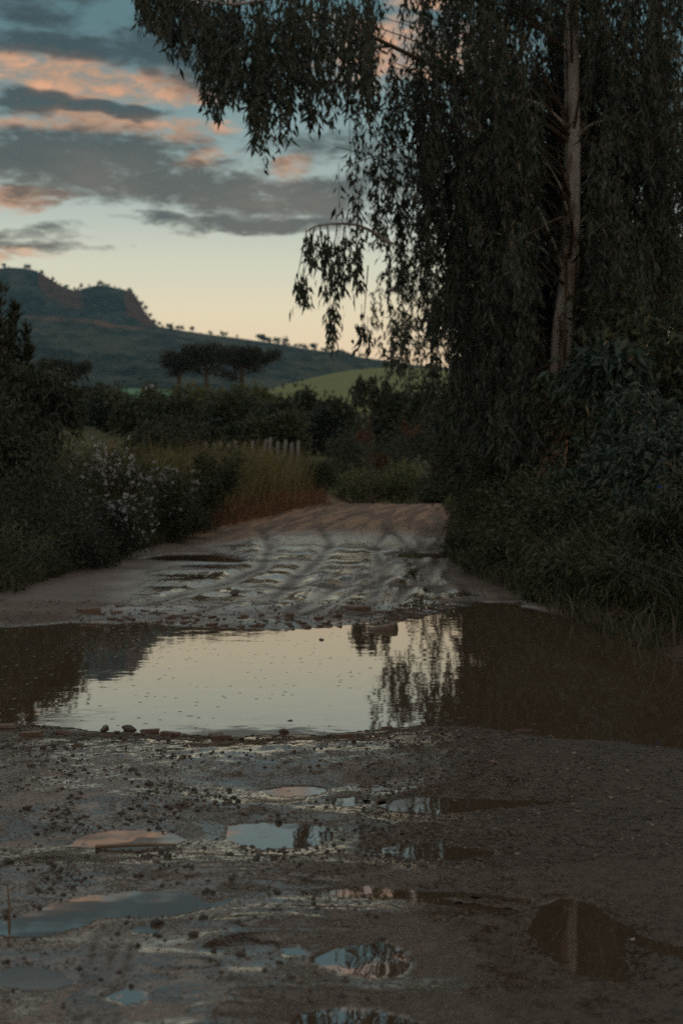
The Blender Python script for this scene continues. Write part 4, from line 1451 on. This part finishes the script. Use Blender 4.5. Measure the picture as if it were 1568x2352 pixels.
# trees along the ridges
RIDGE_MESH = []
for v in range(6):
    n = 60
    cc = unit(rng.normal(size=(5, 3))) * np.array([1.0, 1.0, .6]) * .7 + [0, 0, 2.0]
    P = cc[rng.integers(0, 5, n)] + rng.normal(size=(n, 3)) * .5
    V, F = leaf_arrays(P, unit(rng.normal(size=(n, 3))), rng.uniform(.8, 1.4, n), .7)
    RIDGE_MESH.append((mesh_np('crown', V, F, False), Tubes().add(np.array([[0, 0, -.6], [0, .05, 1], [.05, 0, 2.0]]), [.16, .12, .07], 5).mesh('trunk')))


def ridge_tree(p, s, label, group):
    c, t = RIDGE_MESH[rng.integers(0, 6)]
    e = empty('ridge_tree', p)
    e.scale = (s * rng.uniform(.8, 1.3), s, s)
    obj('crown', c, MAT['needle'], e)
    obj('trunk', t, MAT['wood'], e)
    tag(e, label, 'tree', group)


fx = np.linspace(-700, 1900, 260)
for px in list(rng.uniform(370, 850, 22)) + list(np.clip(np.repeat(rng.uniform(380, 840, 11), 4) + rng.normal(size=44) * 8, 370, 850)) + [592, 600, 606, 628, 634, 640, 655, 716, 722, 540, 498]:
    i = np.argmin(np.abs(fx - px))
    big = px in (592, 600, 606, 628, 634, 640, 655, 716, 722)
    ridge_tree(ridge_front[i] + [rng.normal() * 2, rng.normal() * 4, -.3], rng.uniform(1.5, 2.3) if big else .45 + 1.2 * rng.random() ** 2,
               'small tree silhouetted on the long sloping ridge against the cream sky', 'trees on the long sloping ridge')
bx = np.linspace(-700, 470, 260)
for px in list(rng.uniform(0, 372, 24)) + list(np.clip(np.repeat(rng.uniform(5, 365, 10), 4) + rng.normal(size=40) * 6, 0, 372)) + [98, 101, 104, 160]:
    i = np.argmin(np.abs(bx - px))
    ridge_tree(ridge_back[i] + [rng.normal() * 2, rng.normal() * 3, -.5], (.6 + 1.4 * rng.random() ** 2) * (1.4 if px in (98, 101, 104) else 1),
               'small tree silhouetted on the mountain crest', 'trees on the mountain crest')


# ------------------------------------------------------------------ grasses and weeds
def grass(name, label, xf, yr, n, h, mat, w=.008, lean=.35, zoff=0.0, bias=1.0, hmod=None):
    y = yr[0] + (yr[1] - yr[0]) * rng.random(n) ** bias
    x = xf(y)
    z = ground_z(x, y) + zoff
    H = h * rng.uniform(.45, 1.15, n) * (0.7 + 0.9 * np.clip(fbm(x * 1.1, y * 1.1, 2, 33) + .5, 0, 1))
    if hmod is not None:
        H = H * hmod(x, y)
    a = rng.random(n) * 6.283
    ln = np.stack([np.cos(a), np.sin(a), 0 * a], 1) * (lean * H * rng.uniform(.3, 1.6, n))[:, None]
    b = rng.random(n) * 6.283
    s = np.stack([np.cos(b), np.sin(b), 0 * b], 1) * (w * rng.uniform(.7, 1.5, n) / 2)[:, None]
    B = np.stack([x, y, z - .02], 1)
    up = np.zeros((n, 3))
    up[:, 2] = H
    mid = B + up * .55 + ln * .3
    tip = B + up * rng.uniform(.75, 1.0, n)[:, None] + ln
    V = np.stack([B - s, B + s, mid + s * .8, mid - s * .8, tip], 1).reshape(-1, 3)
    k = np.arange(n)[:, None] * 5
    o = obj(name, mesh_np(name, V, [k + np.array([[0, 1, 2, 3]]), k + np.array([[3, 2, 4]])], False), MAT[mat])
    tag(o, label, kind='stuff')
    return o


U = lambda n: rng.random(n)
grass('grass', 'dark rank grass and weeds on the near left bank', lambda y: road_l(y) - .05 - 2.0 * U(len(y)) ** 1.3, (10.2, 19), 9000, .26, 'grass', .012, .7)
grass('grass', 'short dark grass creeping over the left road edge', lambda y: road_l(y) + .12 - .5 * U(len(y)), (10.4, 20), 5000, .2, 'grass', .008, .7)
grass('tall_grass', 'tall yellow-green grass along the far left bank', lambda y: road_l(y) - .35 - 1.9 * U(len(y)), (19.5, 37), 14000, .95, 'tallgrass', .014, .3)
grass('dry_grass', 'rusty dry grass fringing the far left road edge', lambda y: road_l(y) - .02 - .55 * U(len(y)), (19.5, 36), 2600, .4, 'drygrass', .014, .35)
grass('grass', 'dark grass hanging over the right pool edge', lambda y: road_r(y) + .22 + 1.1 * U(len(y)) ** 1.2, (7.0, 15), 9000, .38, 'grass', .012, .8)
grass('grass', 'short weeds along the right road edge', lambda y: road_r(y) - .1 + .45 * U(len(y)), (7.2, 34), 6000, .2, 'grass', .009, .7)
grass('grass', 'low grass on the slope behind the blossoms', lambda y: -y * .235 + y * .09 * U(len(y)), (34, 62), 9000, .35, 'tallgrass', .03, .4)

# ------------------------------------------------------------------ stones, shards, gravel
ICO_V = None


def ico(sub):
    import bmesh
    bm = bmesh.new()
    bmesh.ops.create_icosphere(bm, subdivisions=sub, radius=1)
    v = np.array([q.co[:] for q in bm.verts])
    f = np.array([[q.index for q in p.verts] for p in bm.faces])
    bm.free()
    return v, f


I1, I2 = ico(1), ico(2)
STONES = []
for s in range(7):
    v, f = I2
    r = 1 + .5 * np.stack([fbm(v[:, 0] * 1.3 + s * 7, v[:, 1] * 1.3 + v[:, 2], 3, s)], 1)
    vv = v * r * np.array([1, .75, .45])
    pl = unit(rng.normal(size=(5, 3)))
    for q in pl:                                        # flat broken faces
        dist = vv @ q
        lim = .5 if abs(q[2]) < .6 else .3
        vv = vv - np.maximum(dist - lim, 0)[:, None] * q
    STONES.append(mesh_np('stone', vv, f, False))
SHARDS = []
for s in range(8):                                       # broken roof-tile pieces
    k = random.choice((4, 5, 5, 6))
    an = np.sort(np.linspace(0, 6.283, k, endpoint=False) + rng.uniform(-.35, .35, k))
    out = np.stack([np.cos(an) * rng.uniform(.75, 1.1, k), np.sin(an) * rng.uniform(.4, .6, k)], 1)
    th = .16
    low = np.concatenate([out, np.full((k, 1), -th)], 1)
    mid = np.concatenate([out * 1.02, np.full((k, 1), th * .6)], 1)
    top = np.concatenate([out * .93, np.full((k, 1), th)], 1)
    top[:, 2] += out[:, 0] * rng.uniform(-.08, .08)
    vs = np.concatenate([low, mid, top])
    me = bpy.data.meshes.new('tile_shard')
    fs = [list(range(k))[::-1], [2 * k + i for i in range(k)]]
    for i in range(k):
        j = (i + 1) % k
        fs += [[i, j, k + j, k + i], [k + i, k + j, 2 * k + j, 2 * k + i]]
    me.from_pydata([tuple(p) for p in vs], [], fs)
    me.update()
    SHARDS.append(me)
BRICKS = []
for s in range(3):                                       # chipped blocks
    import bmesh
    bm = bmesh.new()
    bmesh.ops.create_cube(bm, size=2)
    for vtx in bm.verts:
        vtx.co.x *= 1.0 + rng.uniform(-.12, .12)
        vtx.co.y *= .42 + rng.uniform(-.06, .06)
        vtx.co.z *= .22 + rng.uniform(-.04, .04)
    bmesh.ops.bevel(bm, geom=list(bm.edges), offset=.05, segments=1, affect='EDGES')
    me = bpy.data.meshes.new('brick_piece')
    bm.to_mesh(me)
    bm.free()
    BRICKS.append(me)


def put(kind, px, py, size, label, group=None, rot=None, tilt=.15, sink=.3, cat=None, mat=None):
    x, y = gnd(px, py)
    lib = {'stone': STONES, 'tile_shard': SHARDS, 'brick_piece': BRICKS}[kind]
    me = lib[rng.integers(0, len(lib))]
    z = max(ground_z(x, y)[0], -.012)
    o = obj(kind, me, MAT['stone'] if kind == 'stone' else MAT['tile'])
    s = size * (.64 if kind == 'brick_piece' else 1)
    hz = {'stone': .5, 'tile_shard': .16, 'brick_piece': .22}[kind] * s
    o.location = (float(x), float(y), float(z + hz * (1 - sink)))
    o.rotation_euler = (rng.normal() * tilt, rng.normal() * tilt, rot if rot is not None else rng.uniform(0, 6.283))
    o.scale = (s, s * rng.uniform(.8, 1.15), s * rng.uniform(.85, 1.2))
    tag(o, label, cat or {'stone': 'stone', 'tile_shard': 'shard', 'brick_piece': 'brick piece'}[kind], group)
    return o


put('stone', 301, 1677, .033, 'largest rounded red-brown stone on the near pool shore, left half', None, 0.3)
put('stone', 648, 1680, .028, 'dark pointed stone standing on the near pool shore, middle', None)
put('stone', 241, 1681, .03, 'flat brown stone left of the largest rounded one', None)
put('stone', 670, 1655, .02, 'small dark stone out in the pool before the bright water', None)
put('stone', 713, 1667, .016, 'thin dark stone in the pool right of the pointed one', None)
put('stone', 755, 1667, .015, 'flat dark stone in the shallow edge beside bright water', None)
put('brick_piece', 12, 1688, .055, 'square broken brick at the left end of the near shore', None, .1, .05, .1)
put('brick_piece', 75, 1707, .055, 'long tilted brick sliver below the square brick', None, -.2, .1)
put('brick_piece', 147, 1697, .04, 'dark brick piece right of the long tilted sliver', None, .15)
put('brick_piece', 345, 1684, .05, 'long flat orange brick piece under the largest stone', None, .05, .05)
put('brick_piece', 392, 1696, .05, 'thin slanting tile strip on the near shore', None, -.25, .08, .1)
put('brick_piece', 510, 1703, .048, 'dark red brick piece on the near shore, middle', None, .1, .05, .1)
put('brick_piece', 497, 1692, .036, 'small orange brick piece above the dark red one', None, .2)
put('brick_piece', 176, 1733, .024, 'lone little brick lying in the left gravel', None, .05)
put('brick_piece', 247, 1706, .03, 'small orange tile bar left of the thin slanting strip', None, .0)
put('brick_piece', 795, 1702, .042, 'pale brown brick piece right of the shore middle', None, .05, .05)
put('brick_piece', 888, 1675, .032, 'dark brick piece at the corner of the bright water', None, .05, .05)
put('tile_shard', 838, 1668, .04, 'grey flat tile lying half in the water', None, .1, .05)
put('tile_shard', 1000, 1629, .02, 'pointed pale tile standing out of the dark water', None, .5, .6, 0)
put('tile_shard', 1031, 1622, .024, 'small pinkish tile in the dark water beside the pointed one', None, .2, .2, 0)
put('tile_shard', 1053, 1648, .034, 'long bluish tile in the dark water near the shore', None, .3, .1, 0)
put('tile_shard', 1020, 1653, .03, 'flat thin tile lying left of the long bluish one', None, .1, .05, 0)
put('stone', 1095, 1650, .011, 'tiny white pebble in the dark water', None)
put('brick_piece', 1126, 1660, .034, 'pinkish square brick at the dark water edge', None, .05, .05, 0)
put('tile_shard', 1215, 1663, .034, 'narrow tan tile in the dark water', None, .05, .05, 0)
put('tile_shard', 1205, 1676, .04, 'grey tan tile on the dark shore below the narrow one', None, .1)
put('tile_shard', 1298, 1682, .026, 'rightmost tan tile at the dark water edge', None, .1)
put('brick_piece', 860, 1807, .02, 'lone tile block standing in a tiny pale puddle', None, .1, .05, 0)
put('tile_shard', 1131, 1771, .022, 'small grey flat stone on the dark sand', None)
put('brick_piece', 1069, 1783, .016, 'little orange brick chip on the dark sand', None, .1)
put('brick_piece', 1350, 1778, .014, 'little brick chip far right on the dark sand', None, .1)
put('tile_shard', 1327, 1880, .018, 'small pale stone on the dark gravel right', None)
put('stone', 1018, 1785, .008, 'white pebble on the dark sand', None)
put('tile_shard', 205, 1417, .10, 'long tile plank sloping into the far side of the pool', None, -.5, .1, .1)
put('brick_piece', 268, 1418, .06, 'squared brick on the far shore beside the long plank', None, .1, .05)
put('brick_piece', 276, 1405, .05, 'flat brick on the far mud behind the squared one', None, .1, .05)
put('tile_shard', 880, 1447, .12, 'large curved tile half sunk at the far shore by the dark mirror image', None, .3, .12, .1)
put('tile_shard', 815, 1408, .11, 'flat brown slab on the far mud right of middle', None, .1, .05)
put('stone', 737, 1470, .024, 'single dark pebble in the far bright water', None)
put('tile_shard', 320, 1442, .035, 'pale tile in the water close to the far shore', None, .1, .05)
put('stone', 536, 1372, .05, 'small upright clod on the far wet mud', None)
# the line of shards along the far shore and the litter along the near shore
for _ in range(120):
    px = rng.uniform(230, 1040)
    base_y = np.interp(px, [p[0] for p in POOL_PX[1:20]], [p[1] for p in POOL_PX[1:20]])
    py = base_y + rng.normal() * 8 - 8
    kd = 'tile_shard' if rng.random() < .75 else 'brick_piece'
    wh = 'near the long sloping plank' if px < 430 else ('behind the bright water' if px < 760 else 'near the large curved tile')
    put(kd, px, py, rng.uniform(.015, .042), ('flat broken tile shard' if kd == 'tile_shard' else 'chunky brick bit') + ' in the far shore litter ' + wh, 'tile shards along the far pool shore', rng.normal() * .3, .12)
for _ in range(90):
    px = rng.uniform(0, 1300)
    base_y = np.interp(px, [0, 100, 200, 480, 740, 1000, 1300], [1655, 1668, 1682, 1692, 1694, 1672, 1696])
    py = base_y + abs(rng.normal()) * 18
    k = rng.random()
    kd = 'stone' if k < .6 else ('tile_shard' if k < .85 else 'brick_piece')
    wh = 'below the dark left mirror image' if px < 200 else ('below the bright water' if px < 850 else 'below the dark tree mirror image')
    put(kd, px, py, rng.uniform(.006, .014), {'stone': 'little dark stone', 'tile_shard': 'thin tile chip', 'brick_piece': 'little brick chip'}[kd] + ' on the near shore ' + wh, 'chips along the near pool shore', rng.normal() * .3, .12)


def scatter(name, label, n, region, size, mat, keepf=None):
    px = rng.uniform(region[0], region[1], n)
    py = region[2] + (region[3] - region[2]) * rng.random(n) ** 1.2
    pts = np.array([gnd(a, b) for a, b in zip(px, py)])
    z, wt, sd, _c, _r = ground_fields(pts[:, 0].copy(), pts[:, 1].copy())
    keep = z > -.006
    if keepf is not None:
        keep &= rng.random(n) < keepf(px, py)
    pts, z = pts[keep], z[keep]
    m = len(pts)
    v, f = I1
    s = np.exp(np.clip(rng.normal(size=m) * .6, -2, .85)) * size
    jig = 1 + rng.normal(size=(m, len(v), 1)) * .16
    sc3 = np.stack([s * rng.uniform(.8, 1.3, m), s * rng.uniform(.8, 1.3, m), s * rng.uniform(.5, .9, m)], 1)
    VV = v[None] * jig * sc3[:, None, :] + np.stack([pts[:, 0], pts[:, 1], z + s * .05], 1)[:, None, :]
    FF = f[None] + (np.arange(m) * len(v))[:, None, None]
    o = obj(name, mesh_np(name, VV.reshape(-1, 3), FF.reshape(-1, 3), False), MAT[mat])
    tag(o, label, kind='stuff')


def left_dense(px, py):
    d = sst(px, 900, 520) * sst(py, 2120, 1980) + .12
    patch = np.clip(fbm(px * .008, py * .02, 3, 77) * 5 + .35, .03, 1)
    return np.clip(d * patch, 0, 1)


scatter('gravel', 'dark grit and clods strewn over the near wet mud', 16000, (-60, 1640, 1690, 2340), .0028, 'gravel', left_dense)
scatter('gravel', 'coarser dark clods in the left near mud', 900, (-60, 900, 1700, 2300), .0048, 'gravel', left_dense)
scatter('gravel', 'fine pale and brown grit on the right sand', 6000, (820, 1640, 1680, 2000), .0026, 'gravel')
scatter('gravel', 'small stones on the far muddy shore', 1200, (0, 1060, 1385, 1440), .0045, 'gravel')

# stick standing in the long puddle, fallen stick at the right shore
st = limb([np.array([*gnd(22, 2118), -.01]), np.array([*gnd(22, 2118), .03]), np.array([*gnd(18, 2118), .075])], .0035, .0015, 5, 6, None, 'dead', 'stick', np.zeros(3))
o = COL.objects[-1]
tag(o, 'thin dark twig sticking up from the long grey-blue puddle', 'stick')
limb([np.array([*gnd(220, 1951), .006]), np.array([*gnd(300, 1950), .009]), np.array([*gnd(405, 1946), .006])], .005, .003, 5, 8, None, 'dead', 'stick', np.zeros(3))
tag(COL.objects[-1], 'dark stick lying along the lower edge of the peach puddle', 'stick')
limb([np.array([*gnd(1420, 1440), .05]), np.array([*gnd(1455, 1436), .07]), np.array([*gnd(1500, 1445), .04])], .014, .008, 6, 8, None, 'dead', 'stick', np.zeros(3))
tag(COL.objects[-1], 'crooked root on the right pool bank', 'stick')

# ------------------------------------------------------------------ evening haze
me = bpy.data.meshes.new('haze')
x0, x1, y0, y1, z0, z1 = -2900, 2900, -70, 2450, -8, 360
me.from_pydata([(x0, y0, z0), (x1, y0, z0), (x1, y1, z0), (x0, y1, z0), (x0, y0, z1), (x1, y0, z1), (x1, y1, z1), (x0, y1, z1)], [],
               [(3, 2, 1, 0), (4, 5, 6, 7), (0, 1, 5, 4), (1, 2, 6, 5), (2, 3, 7, 6), (3, 0, 4, 7)])
hm = bpy.data.materials.new('haze')
hm.use_nodes = True
H = NT(hm.node_tree)
H.n.clear()
ho = H.new('ShaderNodeOutputMaterial')
pv = H.new('ShaderNodeVolumePrincipled')
pv.inputs['Color'].default_value = (.36, .74, 1, 1)
pv.inputs['Density'].default_value = 0.00012
H.l.new(pv.outputs[0], ho.inputs['Volume'])
hz = obj('haze', me, hm)
tag(hz, 'thin blue evening haze over the valley', kind='stuff')
print('eucalyptus leaves', N_EUC, 'tris', sum(len(o.data.loop_triangles) if o.type == 'MESH' else 0 for o in COL.objects))
